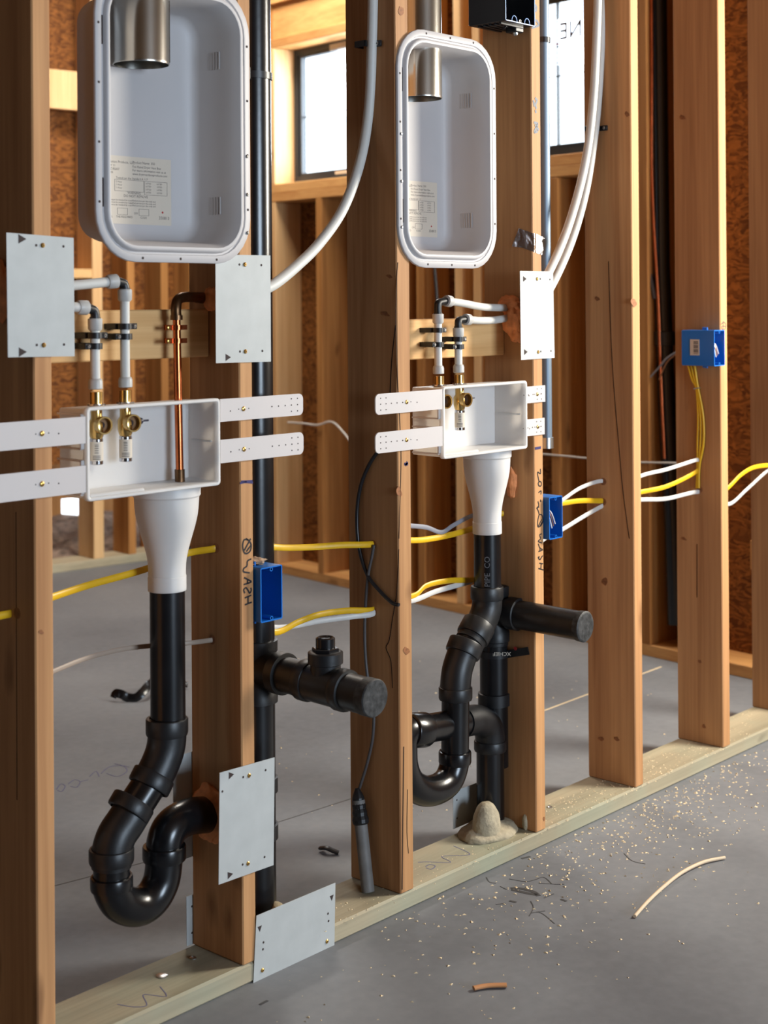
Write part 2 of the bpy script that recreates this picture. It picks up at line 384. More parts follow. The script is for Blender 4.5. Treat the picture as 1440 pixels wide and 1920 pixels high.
# side wall frame (slightly skewed to the stud wall)
nn = math.hypot(1, .135); SU = Vector((.135 / nn, 1 / nn, 0)); SN = Vector((1 / nn, -.135 / nn, 0))   # along, outward
def sw(p): return Vector((4.07, 0, 0)) + SU * p[0] + SN * p[1] + Vector((0, 0, p[2]))
BE = Vector((1 / nn, -.135 / nn, 0)); BO = Vector((.135 / nn, 1 / nn, 0))
def bw(p): return Vector((3.81, 3.478, 0)) + BE * p[0] + BO * p[1] + Vector((0, 0, p[2]))
W1 = (1.95, 2.775, 1.665, 2.25); W2 = (.92, 1.44, 1.66, 2.25)    # openings (s0,s1,z0,z1)
def wall_with_holes(name, fr, s0, s1, holes, y0, y1, m, ztop=3.0):
    mb = MB(); cuts = sorted(holes); cur = s0
    for (a, b, z0, z1) in cuts:
        if a > cur: mb.box(cur, a, y0, y1, 0, ztop, fr=fr)
        if z0 > 0: mb.box(a, b, y0, y1, 0, z0, fr=fr)
        mb.box(a, b, y0, y1, z1, ztop, fr=fr); cur = b
    if cur < s1: mb.box(cur, s1, y0, y1, 0, ztop, fr=fr)
    return struct(mb, name, m)
wall_with_holes('wall_side', sw, -.02, 3.6, [W1, W2], .14, .155, 'osb')
wall_with_holes('wall_back', bw, -10.8, .78, [(-.3, .52, .0, .45)], .14, .155, 'osb')

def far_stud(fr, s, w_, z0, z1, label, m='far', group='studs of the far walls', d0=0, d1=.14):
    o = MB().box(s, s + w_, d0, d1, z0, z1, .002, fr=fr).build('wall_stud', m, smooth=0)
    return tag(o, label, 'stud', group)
def win(no, s0, s1, z0, z1, sash_split, fr=sw):
    f = MB(); d0, d1 = .105, .15; t = .026
    f.box(s0 + .0, s0 + t, d0, d1, z0, z1, fr=fr).box(s1 - t, s1, d0, d1, z0, z1, fr=fr).box(s0 + t, s1 - t, d0, d1, z0, z0 + t, fr=fr).box(s0 + t, s1 - t, d0, d1, z1 - t, z1, fr=fr)
    W = struct(f, 'window_%d' % no, 'frame')
    s = MB()
    for a in sash_split:
        s.box(a - .003, a + .003, .118, .130, z0 + t, z1 - t, fr=fr)
    s.box(s0 + t, s1 - t, .118, .130, (z0 + z1) / 2 - .008, (z0 + z1) / 2 - .004, fr=fr)
    # inner sash
    i0, i1, j0, j1 = s0 + t, s1 - t, z0 + t, z1 - t
    s.box(i0, i0 + .02, .11, .135, j0, j1, fr=fr).box(i1 - .02, i1, .11, .135, j0, j1, fr=fr).box(i0, i1, .11, .135, j1 - .012, j1, fr=fr).box(i0, i1, .11, .135, j0, j0 + .012, fr=fr)
    s.build('sash', 'frame', W, smooth=0)
    MB().box(i0, i1, .123, .126, j0, j1, fr=fr).build('pane', 'glass', W, smooth=0)
    return W
win1 = win(1, W1[0], W1[1] - .0, W1[2] + .01, W1[3] - .0, [])
win2 = win(2, W2[0] + .0, W2[1], W2[2] + .012, W2[3] - .0, [1.238])
# stickers on the panes
def pane_pt(x, y, d=.12):
    P0 = sw((0, d, 0)); r = ray(x, y); t = (P0 - V(CAM)).dot(SN) / r.dot(SN); return V(CAM) + r * t
st = MB(); a = pane_pt(1038, 36); b_ = pane_pt(1100, 36); c_ = pane_pt(1100, 122); d_ = pane_pt(1038, 122)
st.prism([a, b_, c_, d_], SN * .0005); sk = st.build('window_sticker', 'film', win2, smooth=0)
tx = MB(); text_mb(tx, 'SKYLINE', pane_pt(1040, 74, .1185), -SU, (0, 0, 1), .085, mirror=False)
tm = MB(); o_ = pane_pt(1042, 76, .1185)
text_mb(tm, 'LINE', o_ - SU * .19, SU, (0, 0, 1), .085, th=0)
tm.build('sticker_lettering', 'print', sk, smooth=0)
rl = MB()
for (y, w2) in ((88, .006), (100, .002), (108, .002), (118, .003)):
    rl.ribbon([pane_pt(1042, y, .1185), pane_pt(1092, y - 4, .1185)], w2, -SN, .0003)
rl.build('sticker_lines', 'print', sk, smooth=0)
tag(MB().ribbon([pane_pt(1040, 83, .1184), pane_pt(1092, 79, .1184)], .006, -SN, .0003).build('sticker_stripe', 'red', sk, smooth=0), 'red stripe')
st = MB(); st.prism([pane_pt(642, 118), pane_pt(656, 116), pane_pt(656, 215), pane_pt(642, 217)], SN * .0005)
st.build('window_sticker', 'film', win1, smooth=0)
MB().prism([pane_pt(618, 84, .08), pane_pt(658, 75, .08), pane_pt(658, 86, .08), pane_pt(618, 95, .08)], SN * .002).build('paper_strip', 'sticker', win1, smooth=0)
MB().prism([pane_pt(628, 321, .08), pane_pt(658, 318, .08), pane_pt(658, 324, .08), pane_pt(628, 327, .08)], SN * .002).build('paper_strip', 'sticker', win1, smooth=0)
# far framing, side wall
def far_board(fr, s0, s1, z0, z1, label, d0=0, d1=.14, name='header_board', cat='board', m='blockY'):
    return tag(MB().box(s0, s1, d0, d1, z0, z1, .002, fr=fr).build(name, m, smooth=0), label, cat)
far_board(sw, 1.912, 2.815, 2.25, 2.288, 'flat board across the top of the left far window opening')
far_board(sw, 1.912, 2.815, 2.288, 2.44, 'deep header beam above the left far window', .02, .12)
far_board(sw, 1.912, 2.815, 2.44, 2.478, 'upper flat board above the deep header of the left far window')
far_board(sw, 1.912, 2.815, 1.627, 1.665, 'upper sill board under the left far window', name='sill_board')
far_board(sw, 1.912, 2.815, 1.589, 1.627, 'lower sill board under the left far window', name='sill_board')
far_board(sw, .882, 1.478, 2.25, 2.288, 'flat board across the top of the right far window opening')
far_board(sw, .882, 1.478, 1.622, 1.66, 'upper sill board under the right far window', name='sill_board')
far_board(sw, .882, 1.478, 1.584, 1.622, 'lower sill board under the right far window', name='sill_board')
far_board(sw, .2, 3.4, 0, .038, 'bottom board of the far side wall lying on the concrete', name='bottom_plate', m='blockY')
far_stud(sw, 2.815, .038, .038, 2.98, 'far stud running full height left of the left far window')
far_stud(sw, 2.777, .036, .038, 1.588, 'short far stud under the left corner of the left far window', 'stud_pale')
far_stud(sw, 2.777, .036, 1.666, 2.249, 'bright side jamb at the left of the left far window', 'stud_pale', None)
far_stud(sw, 2.455, .038, .038, 1.588, 'short far stud under the middle of the left far window')
far_stud(sw, 1.912, .037, .038, 2.98, 'far stud at the right edge of the left far window')
far_stud(sw, 1.83, .038, .038, 2.60, 'leftmost far stud seen between the third and fourth near studs')
far_stud(sw, 1.615, .038, .038, 2.60, 'middle far stud seen between the third and fourth near studs', 'stud_pale')
far_stud(sw, 1.515, .038, .038, 2.60, 'rightmost far stud seen between the third and fourth near studs', 'stud_pale')
far_stud(sw, 1.442, .036, .038, 2.98, 'far stud at the left edge of the right far window')
far_stud(sw, 1.13, .038, .038, 1.583, 'short far stud under the right far window')
far_stud(sw, .882, .036, .038, 2.98, 'far stud at the right edge of the right far window')
far_stud(sw, .735, .038, .038, 2.98, 'far stud just left of the tall black far pipe')
far_stud(sw, .565, .038, .038, 2.98, 'far stud just right of the tall black far pipe')
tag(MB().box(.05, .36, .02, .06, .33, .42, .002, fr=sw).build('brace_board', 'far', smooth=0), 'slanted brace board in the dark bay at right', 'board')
# back wall framing
far_board(bw, -10.5, .66, 0, .038, 'bottom board of the rear wall lying on the concrete', name='bottom_plate', m='plate')
for s, l in ((-.13, 'rear wall stud behind the first near stud'), (.195, 'pale rear wall stud standing in front of the gravel'), (.37, 'rear wall stud seen left of the first copper pipe'),
             (.545, 'rear wall stud behind the first copper pipe'), (-.54, 'rear wall stud hidden mostly by the first near stud'), (.70, 'corner stud of the rear wall')):
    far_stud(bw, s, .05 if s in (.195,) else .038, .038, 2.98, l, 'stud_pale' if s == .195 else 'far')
far_board(bw, -.09, .195, 1.27, 1.31, 'flat board between two rear studs near the top of the first steel plate', name='blocking_board', m='block')
# gravel bank and dark space beyond the rear opening
g = MB(); n = 26; pts = []
for j in range(n):
    for i in range(n):
        s = -.75 + 1.9 * i / (n - 1); d = .16 + .64 * j / (n - 1)
        z = .03 + .085 * j / (n - 1) + .03 * noise.noise(Vector((s * 9, d * 9, 0))) + .02 * noise.noise(Vector((s * 30, d * 30, 3)))
        pts.append(bw((s, d, z)))
fs = [(j * n + i, j * n + i + 1, (j + 1) * n + i + 1, (j + 1) * n + i) for j in range(n - 1) for i in range(n - 1)]
tag(g.add(pts, fs).build('gravel_bank', 'gravel', smooth=0), 'brown gravel bank seen through the low rear opening', 'gravel', kind='stuff')
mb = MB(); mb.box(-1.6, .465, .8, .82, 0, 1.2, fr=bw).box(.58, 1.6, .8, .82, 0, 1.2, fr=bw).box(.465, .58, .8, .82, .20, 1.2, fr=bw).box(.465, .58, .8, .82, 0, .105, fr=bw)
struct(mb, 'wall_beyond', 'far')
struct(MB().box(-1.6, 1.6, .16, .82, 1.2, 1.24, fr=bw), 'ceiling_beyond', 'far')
# slab joints
tag(MB().ribbon([onZ(60, 1672, .0001), onZ(362, 1593, .0001), onZ(660, 1497, .0001)], .004, (0, 0, 1), .0003).build('trim_1', 'smear', smooth=0), kind='structure')
tag(MB().ribbon([onZ(1000, 1340, .0001), onZ(1240, 1250, .0001)], .006, (0, 0, 1), .0003).build('trim_2', 'chip', smooth=0), kind='structure')

# ------------------------------------------------------------------ the near stud wall
PT = .0348; SD = .130
SX = {1: (1.2985, 1.3315), 2: (1.711, 1.7415), 3: (2.114, 2.1525), 4: (2.547, 2.581), 5: (2.932, 2.9655), 6: (3.336, 3.371), 7: (3.728, 3.766)}
bp_ = tag(MB().box(.2, 4.02, 0, SD, 0, PT, .004).build('bottom_plate', 'plate', smooth=0), 'greenish weathered bottom board on the concrete that the near studs stand on', 'board')
slab = {1: 'first near stud from the left, cut by the left frame edge, holding a steel plate',
        2: 'second near stud, marked WASH in black beside the lowest blue box',
        3: 'third near stud with a long dark crack and knots, between the two drain pipes',
        4: 'fourth near stud, marked WASH low down with dark smudges above, carrying foil tape',
        5: 'fifth near stud, wide brown side with drilled cable holes and no box on it',
        6: 'sixth near stud, carrying the high blue box with yellow cables',
        7: 'seventh near stud at the right frame edge'}
ST = {}
for i, (a, b_) in SX.items():
    ST[i] = tag(MB().box(a, b_, 0, SD, PT, 2.98, .0022).build('wall_stud', 'stud', smooth=0), slab[i], 'stud')
tag(MB().box(1.3, 4.0, 0, SD, 2.55, 2.588, .002).build('top_plate', 'block', smooth=0), 'top board above the near studs', 'board') if False else None

def marks(parent, name, strokes, wpx, m, Y=-.0002, n=None, plane='Y', X=None):
    mb = MB()
    for s in strokes:
        pts = [onY(x, y, Y) if plane == 'Y' else (onX(x, y, X) if plane == 'X' else onZ(x, y, X)) for x, y in s]
        if len(pts) > 2: pts = smooth_path(pts, 4)
        sc_ = depth(pts[0]) / FPX
        nr = {'Y': NY, 'X': (-1, 0, 0), 'Z': (0, 0, 1)}[plane]
        mb.ribbon(pts, wpx * sc_, nr, .0004)
    return mb.build(name, m, parent, smooth=0)
# handwriting reads downward, letters turned a quarter right
marks(ST[2], 'marker_writing', [
    [(465, 1012), (458, 1012), (455, 1022), (457, 1034), (462, 1038), (469, 1033), (471, 1022), (467, 1014), (461, 1010)], [(458, 1032), (470, 1010)], [(462, 1034), (470, 1023)],
    [(471, 1048), (464, 1052), (463, 1061), (457, 1066), (457, 1072), (468, 1074)],
    [(458, 1083), (465, 1087), (471, 1091), (457, 1096)], [(464, 1086), (464, 1094)],
    [(459, 1112), (457, 1106), (461, 1102), (465, 1107), (468, 1112), (471, 1107), (470, 1102)],
    [(459, 1121), (471, 1116)], [(459, 1134), (472, 1129)], [(465, 1119), (465, 1131)]], 3.0, 'ink')
marks(ST[2], 'pencil_mark', [[(450, 906), (460, 904), (474, 905)], [(452, 903), (473, 902)]], 4, 'blueink')
marks(ST[4], 'marker_writing', [[(1013.2, 878.8), (1013.5, 888.1), (1008.1, 885.3), (1009.1, 895.2), (1010.8, 902.8)], [(1010.8, 902.8), (1014.6, 903.9), (1014.6, 910.5), (1010.8, 911.0), (1009.1, 906.1), (1011.3, 902.3)], [(1009.7, 923.6), (1014.6, 920.3), (1014.1, 926.9)], [(1013.5, 936.7), (1014.6, 941.1)], [(1013.9, 937.0), (1013.2, 941.1)], [(1008.6, 940.0), (1010.2, 947.7), (1006.4, 952.6), (1010.8, 950.4)], [(1006.4, 952.6), (1009.1, 957.5), (1010.8, 964.1)], [(1010.8, 965.2), (1008.6, 975.0), (1008.4, 987.1), (1013.5, 986.0), (1017.4, 978.3), (1016.3, 966.3), (1011.3, 964.6)], [(1009.1, 986.5), (1015.7, 973.9)], [(1011.9, 986.5), (1016.8, 978.3)], [(1015.7, 1000.7), (1011.9, 1002.9), (1013.5, 1010.0), (1009.1, 1015.0), (1015.7, 1017.7)], [(1009.1, 1019.3), (1012.4, 1027.5), (1017.4, 1030.8), (1009.7, 1034.1)], [(1012.4, 1026.5), (1012.4, 1033.0)], [(1011.9, 1044.0), (1009.1, 1045.1), (1012.4, 1049.4), (1015.7, 1044.0), (1017.9, 1041.8)], [(1009.7, 1065.8), (1019.0, 1068.6)], [(1011.3, 1056.0), (1017.9, 1057.1)], [(1014.6, 1056.5), (1014.1, 1066.9)]], 2.2, 'ink')
marks(ST[4], 'marker_smudge', [[(1003, 184), (1007, 188), (1004, 196), (1006, 204)], [(1000, 188), (1002, 200)], [(1004, 206), (1005, 212)],
    [(1001, 230), (1008, 232), (1005, 240), (1002, 248), (1008, 246)], [(1003, 234), (1010, 244)],
    [(1003, 9), (1006, 14), (1004, 22)], [(1001, 36), (1007, 40), (1010, 47), (1004, 50), (997, 52)]], 5.0, plain('faded_marker', srgb(92, 98, 108), .6))
marks(ST[4], 'pencil_mark', [[(1003, 841), (1014, 839)]], 5, 'blueink')
marks(ST[3], 'pencil_mark', [[(758, 870), (765, 870)], [(760, 873), (764, 866)]], 5, 'blueink')
marks(ST[6], 'pencil_mark', [[(1352, 608), (1358, 604), (1361, 612), (1356, 620), (1353, 612), (1361, 612)], [(1356, 602), (1356, 632)]], 1.6, 'print')
# drying cracks and knots
def crack(parent, pts, w_=2, plane='Y', X=None, name='drying_crack'):
    return marks(parent, name, [pts], w_, 'crack', plane=plane, X=X)
crack(ST[3], [(743, 0), (741, 60)] if False else [(746, 492), (744, 520), (742, 600), (745, 700), (750, 800), (752, 860), (750, 940), (748, 1010)], 1.5)
crack(ST[3], [(742, 610), (736, 660), (732, 720), (731, 770)], 2.2, 'X', SX[3][0] - .0002)
crack(ST[3], [(748, 1030), (744, 1110), (736, 1160), (730, 1200), (724, 1215), (733, 1240), (736, 1290)], 1.6, 'X', SX[3][0] - .0002)
crack(ST[3], [(757, 1400), (756, 1480), (755, 1560), (754, 1668)], 2.2)
crack(ST[3], [(764, 1480), (763, 1560), (766, 1600)], 1.2)
crack(ST[5], [(1141, 490), (1146, 640), (1152, 740), (1160, 830), (1168, 920), (1180, 1010)], 1.4, 'X', SX[5][0] - .0002)
crack(ST[6], [(1307, 1020), (1307, 1120)], 1.3, 'X', SX[6][0] - .0002)
crack(ST[1], [(30, 960), (31, 1200), (32, 1500)], 1.6, 'X', SX[1][0] - .0002)
def knot(parent, x, y, rx, ry, plane='X', X=None, m='crack'):
    mb = MB(); pts = []
    for k in range(14):
        a = 2 * math.pi * k / 14; q = (x + rx * math.cos(a) * (1 + .25 * math.sin(2 * a + x) + .1 * math.sin(3 * a)), y + ry * math.sin(a) * (1 + .2 * math.cos(3 * a + y)) + rx * .25 * math.cos(a))
        pts.append(onX(*q, X) if plane == 'X' else onY(*q, -.0002))
    mb.prism(pts, Vector((-.0004, 0, 0)) if plane == 'X' else Vector((0, -.0004, 0))); return mb.build('knot', m, parent, smooth=0)
M_['knot'] = plain('knot_wood', srgb(140, 88, 50), .7, nscale=150, namt=.35)
for i, x, y, rx, ry in ((3, 730, 518, 5, 3.5), (3, 722, 588, 9, 4), (2, 408, 760, 4, 3), (5, 1120, 560, 4, 4), (5, 1134, 1090, 5, 7), (5, 1127, 1385, 5, 4), (5, 1156, 1385, 5, 4),
                        (6, 1282, 1010, 5, 3), (6, 1312, 1240, 4, 3), (6, 1320, 1362, 3, 4), (5, 1176, 214, 4, 5), (6, 1280, 220, 7, 4)):
    knot(ST[i], x, y, rx, ry, 'X', SX[i][0] - .0002, 'knot')
for i, x, y, rx, ry in ((3, 748, 922, 5, 9), (3, 762, 1220, 5, 7), (3, 752, 20, 6, 8), (5, 1188, 567, 5, 8), (1, 77, 1185, 4, 4), (4, 1020, 1535, 1.5, 4)):
    knot(ST[i], x, y, rx, ry, 'Y', None, 'knot')

# blocking boards between studs
g_ = 'blocking boards between the near studs'
tag(MB().box(1.332, 1.710, .075, .113, 1.064, 1.146, .002).build('blocking_board', 'block', smooth=0), 'pale blocking board behind the first outlet box pipes and the copper pipe', 'board')
tag(MB().box(2.153, 2.546, .075, .113, 1.041, 1.121, .002).build('blocking_board', 'block', smooth=0), 'pale blocking board behind the second outlet box pipes', 'board')
tag(MB().box(-.28, .195, .03, .07, 2.005, 2.175, .002, fr=bw).build('blocking_board', 'stud_pale', smooth=0), 'pale board far behind, seen between the first near stud and first vent box', 'board')

# ------------------------------------------------------------------ dryer vent boxes
def rr(x0, x1, z0, z1, r, y, n=7):
    out = []
    for cx, cz, a0 in ((x1 - r, z1 - r, 0), (x0 + r, z1 - r, 90), (x0 + r, z0 + r, 180), (x1 - r, z0 + r, 270)):
        for k in range(n + 1):
            a = math.radians(a0 + 90 * k / n); out.append((cx + r * math.cos(a), y, cz + r * math.sin(a)))
    return out
def screw(parent, P, ax, r=.0042, m='screw', name='screw'):
    mb = MB(); mb.lathe(P, ax, [(r, 0), (r, .0008), (r * .55, .0022)], 12)
    s = mb.build(name, m, parent)
    h = MB(); h.lathe(V(P) + V(ax).normalized() * .0021, ax, [(r * .28, 0), (r * .28, .0004)], 8); h.build('screw_recess', 'hole', s); return s
def niche(x0, x1, z0, z1, label, tilt=0.0, tilted_c=None):
    t = thing('dryer_vent_box', label, 'vent box', ((x0 + x1) / 2, 0, z0))
    R = .078; ins = .026
    prof = [(0, .0), (0, -.0045), (.001, -.0055), (.012, -.0055), (.0135, -.003), (.0165, -.003), (.0185, -.0085), (.0215, -.0105), (.0255, -.0095), (.0275, -.005), (.0300, .001), (.033, .012), (.035, .03), (.038, .078), (.042, .088), (.054, .094)]
    def ring(i, y):
        return rr(x0 + i, x1 - i, z0 + i, z1 - i, max(R - i, .012), y)
    mb = MB(); mb.loft([ring(i, y) for i, y in prof], cap0=False, cap1=True)
    back = [(0, .0), (.028, .0015), (.031, .012), (.034, .078), (.038, .092), (.052, .0975)]
    mb.loft([ring(i, y) for i, y in back], cap0=False, cap1=True)
    body = mb.build('recessed_body', 'niche', t, smooth=50)
    hm = MB()
    def hole(x, z, r=.0022, y=-.0056): hm.lathe((x, y, z), NY, [(r, 0), (r, .0003)], 10)
    zs = [z0 + f * (z1 - z0) for f in (.20, .40, .60, .80)]; xs = [x0 + f * (x1 - x0) for f in (.28, .52, .76)]
    for z in zs: hole(x0 + .0065, z); hole(x1 - .0065, z)
    for x in xs: hole(x, z0 + .0065); hole(x, z1 - .0065)
    for x in (x0 + .0150, x1 - .0150):
        for z in (z0 + .085, z1 - .125): hm.box(x - .0012, x + .0012, -.0037, -.0029, z, z + .045)
    hm.build('punched_holes', 'hole', t, smooth=0)
    # embossed vent ribs on the right of the back panel
    rb = MB()
    for zc in (z0 + .085, z1 - .13):
        for k in range(5): rb.box(x1 - .0372, x1 - .0355, .030 + k * .0065, .0325 + k * .0065, zc, zc + .03, .0004)
    rb.build('embossed_ribs', 'niche', t, smooth=0)
    # label sticker on the back panel
    lx0, lx1, lz0, lz1 = x0 + .082, x0 + .232, z0 + .066, z0 + .178
    s = MB().box(lx0, lx1, .0933, .0939, lz0, lz1).build('label_sticker', 'sticker', t, smooth=0)
    p = MB(); ex, ez = (1, 0, 0), (0, 0, 1); y = .0932
    def T(b, x, z, sz): text_mb(p, b, (lx0 + .004 + x * 1.32, y, lz0 + z), ex, ez, sz * 1.2, th=-.00002)
    T('Ventilation Products, LLC', .004, .100, .0050); T('of NW 11', .004, .094, .0046); T('IN, AZ 85007', .004, .088, .0046); T('86 4539', .004, .082, .0046)
    T('Product Name: 350', .048, .101, .0050); T('Fire Rated Dryer Vent Box', .048, .094, .0046); T('For more information visit us at', .048, .088, .0046); T('www.dryerventboxproducts.com', .048, .082, .0046)
    T('Tested per the Standard A 117', .022, .074, .0044); T('WARNING', .040, .050, .0048); T('DO NOT REMOVE', .034, .0445, .0052)
    for k in range(3): T('this unit must be installed by a qualified person per the code and', .004, .038 - k * .004, .0034)
    T('350813', .090, .010, .0064); T('OFF', .050, .0165, .004); T('MODEL', .004, .010, .0042); T('THE REQUIRED', .022, .010, .0042); T('CODE', .060, .010, .0042)
    T('2 Hour', .022, .068, .0036); T('1 Hour', .022, .063, .0036); T('1 Hour', .022, .058, .0036)
    for (a, b2) in ((.068, .086), (.086, .104)):
        for k in range(4): T('LISTED', a + .001, .068 - k * .005, .0032)
    T('R', .004, .060, .012)
    def frame(a, b2, c, d):
        a = .004 + a * 1.32; b2 = .004 + b2 * 1.32
        for bx in ((a, b2, c, c + .0004), (a, b2, d - .0004, d), (a, a + .0004, c, d), (b2 - .0004, b2, c, d)): p.box(lx0 + bx[0], lx0 + bx[1], y - .0002, y + .0002, lz0 + bx[2], lz0 + bx[3])
    frame(.020, .066, .054, .073); frame(.067, .104, .050, .073); frame(.024, .040, .015, .026); frame(.058, .074, .015, .026)
    p.build('label_print', 'print', s, smooth=0)
    MB().lathe((lx0 + .131, y + .0004, lz0 + .022), NY, [(.0018, 0), (.0018, .0006)], 12).build('red_dot', 'red', s)
    return t
n1 = niche(1.4105, 1.7345, 1.222, 1.684, 'white recessed vent box at the upper left, cut off by the top of the picture')
n2 = niche(2.115, 2.4185, 1.222, 1.682, 'white recessed vent box in the upper middle, whole, between third and fourth near studs')
for z in (1.385, 1.320, 1.255): screw(n1, (1.7265, -.0058, z + .02), NY, .003, 'zinc')
for z in (1.475, 1.385, 1.298): screw(n2, (2.1235, -.0058, z), NY, .003, 'zinc')
def duct(cx, cy, zb, label, seam):
    r = .0455; t = MB().lathe((cx, cy, zb), (0, 0, 1), [(r - .001, 0), (r, 0), (r + .0006, .002), (r, .004), (r, .9 if zb > 1.6 else .95), (r - .001, .9 if zb > 1.6 else .95), (r - .001, .0)], 48, False, False)
    o = tag(t.build('duct_pipe', 'galv'), label, 'duct')
    MB().ribbon([(cx + math.cos(seam) * r, cy + math.sin(seam) * r, zb + .004), (cx + math.cos(seam) * r, cy + math.sin(seam) * r, zb + .9)], .004, (math.cos(seam), math.sin(seam), 0), .0012).build('seam', 'galv', o, smooth=0)
duct(1.541, .045, 1.545, 'shiny round metal duct hanging inside the first white vent box', math.radians(-40))
duct(2.236, .045, 1.557, 'shiny round metal duct hanging inside the second white vent box', math.radians(-150))

# ------------------------------------------------------------------ steel nail plates
def nail_plate(px, label, arrows, holes, screws, y=-.0015, rot=None):
    """px: four corners TL,TR,BR,BL on the wall face"""
    P = [onY(x, yy, y - .0008) for x, yy in px]
    mb = MB(); mb.prism(P, Vector((0, .0008, 0))); o = mb.build('nail_plate', 'steelplate', smooth=0); tag(o, label, 'steel plate')
    h = MB(); yy = y - .0009
    for x, z in holes: h.lathe(onY(x, z, yy), NY, [(.0021, 0), (.0021, .0002)], 10)
    for (x, z, d, s) in arrows:
        c = onY(x, z, yy)
        if d == 'R': tri = [c + V((-s, 0, s)), c + V((s, 0, 0)), c + V((-s, 0, -s))]
        else: tri = [c + V((-s, 0, s)), c + V((s, 0, s)), c + V((0, 0, -s))]
        h.prism(tri, (0, -.0002, 0))
    h.build('punched_holes', 'hole', o, smooth=0)
    for x, z in screws: screw(o, onY(x, z, yy), NY, .0038)
    return o
nail_plate([(12, 436), (138, 446), (140, 668), (15, 670)], 'steel plate on the first near stud at the left frame edge, left of the pipes', [(42, 448, 'R', .007), (43, 660, 'R', .007)], [(68, 460), (119, 462), (69, 647), (120, 646)], [(80, 460), (82, 647)])
nail_plate([(404, 477), (507, 479), (508, 678), (405, 681)], 'steel plate on the second near stud just under the first vent box', [(428, 670, 'R', .006)], [(449, 496), (490, 497), (450, 659), (492, 658)], [(459, 496), (460, 659)])
nail_plate([(412, 1449), (515, 1420), (513, 1622), (410, 1659)], 'steel plate low on the second near stud in front of the trap outlet', [(434, 1453, 'R', .006), (432, 1640, 'R', .006)], [(456, 1457), (498, 1444), (455, 1621), (496, 1607), (417, 1484)], [(467, 1454), (465, 1619)])
nail_plate([(481, 1717), (629, 1655), (627, 1777), (475, 1845)], 'steel plate laid lengthwise on the edge of the bottom board, touching the floor', [(487, 1742, 'D', .005), (622, 1684, 'D', .005)], [(494, 1767), (493, 1780), (615, 1713), (616, 1727)], [(492, 1819), (613, 1765)])
nail_plate([(975, 508), (1037, 509), (1040, 671), (977, 675)], 'steel plate on the fourth near stud, in front of the orange foam and curved tubes', [(984, 523, 'R', .006), (986, 660, 'R', .006)], [(1013, 523), (1031, 524), (1014, 659), (1033, 658)], [(1007, 523), (1009, 660)])
def rear_plate(x0, x1, z0, z1, label):
    o = tag(MB().box(x0, x1, SD + .0005, SD + .0015, z0, z1).build('nail_plate', 'steelplate', smooth=0), label, 'steel plate')
    h = MB()
    for z in (z0 + .02, z1 - .02): h.lathe((x0 + .012, SD + .0004, z), NY, [(.002, 0), (.002, .0003)], 8)
    h.build('punched_holes', 'hole', o, smooth=0)
a = onY(325, 1420, SD); b_ = onY(350, 1610, SD); rear_plate(a.x, a.x + .12, b_.z, a.z, 'steel plate on the back edge of the second near stud, behind the trap')
a = onY(350, 1682, SD); b_ = onY(350, 1775, SD); rear_plate(a.x, a.x + .09, b_.z, a.z, 'lowest steel plate on the back edge of the second near stud, by the floor')
a = onY(850, 1485, SD); b_ = onY(850, 1555, SD); rear_plate(a.x, a.x + .09, b_.z, a.z, 'steel plate on the back of the bottom board behind the second stack pipe')

# ------------------------------------------------------------------ laundry outlet boxes
def arm(parent, x0, x1, z0, z1, side, screws_x, Y0=-.0035, round_end=True, holes=True):
    """side +1: rounded end at x1, -1: rounded end at x0"""
    y0, y1 = Y0, Y0 + .0025; r = .010; pts = []
    def corner(cx, cz, a0):
        for k in range(6):
            a = math.radians(a0 + 90 * k / 5); pts.append((cx + r * math.cos(a), y0, cz + r * math.sin(a)))
    if side > 0:
        pts.append((x0, y0, z0))
        if round_end: corner(x1 - r, z0 + r, -90); corner(x1 - r, z1 - r, 0)
        else: pts += [(x1, y0, z0), (x1, y0, z1)]
        pts.append((x0, y0, z1))
    else:
        pts.append((x1, y0, z1))
        if round_end: corner(x0 + r, z1 - r, 90); corner(x0 + r, z0 + r, 180)
        else: pts += [(x0, y0, z1), (x0, y0, z0)]
        pts.append((x1, y0, z0))
    a = MB().prism(pts, (0, .0025, 0)).build('mounting_arm', 'arm', parent, smooth=0)
    h = MB(); zc = (z0 + z1) / 2; e = x1 if side > 0 else x0
    for k in (0, 1):
        for dz in (-.011, 0, .011):
            h.lathe((e - side * (.014 + .015 * k), y0 - .0001, zc + dz), NY, [(.0013, 0), (.0013, .0002)], 8)
    for k in range(3): h.lathe((e - side * (.044 + .016 * k), y0 - .0001, zc), NY, [(.0013, 0), (.0013, .0002)], 8)
    for sx in screws_x:
        h.lathe((sx + .012, y0 - .0001, zc), NY, [(.0011, 0), (.0011, .0002)], 8); h.lathe((sx - .011, y0 - .0001, zc), NY, [(.0011, 0), (.0011, .0002)], 8)
        h.lathe((sx - side * .03, y0 - .0001, zc - .002), NY, [(.0013, 0), (.0013, .0002)], 8)
    h.build('punched_holes', 'hole', a, smooth=0)
    for sx in screws_x: screw(a, (sx, y0, zc), NY, .0042)
    return a
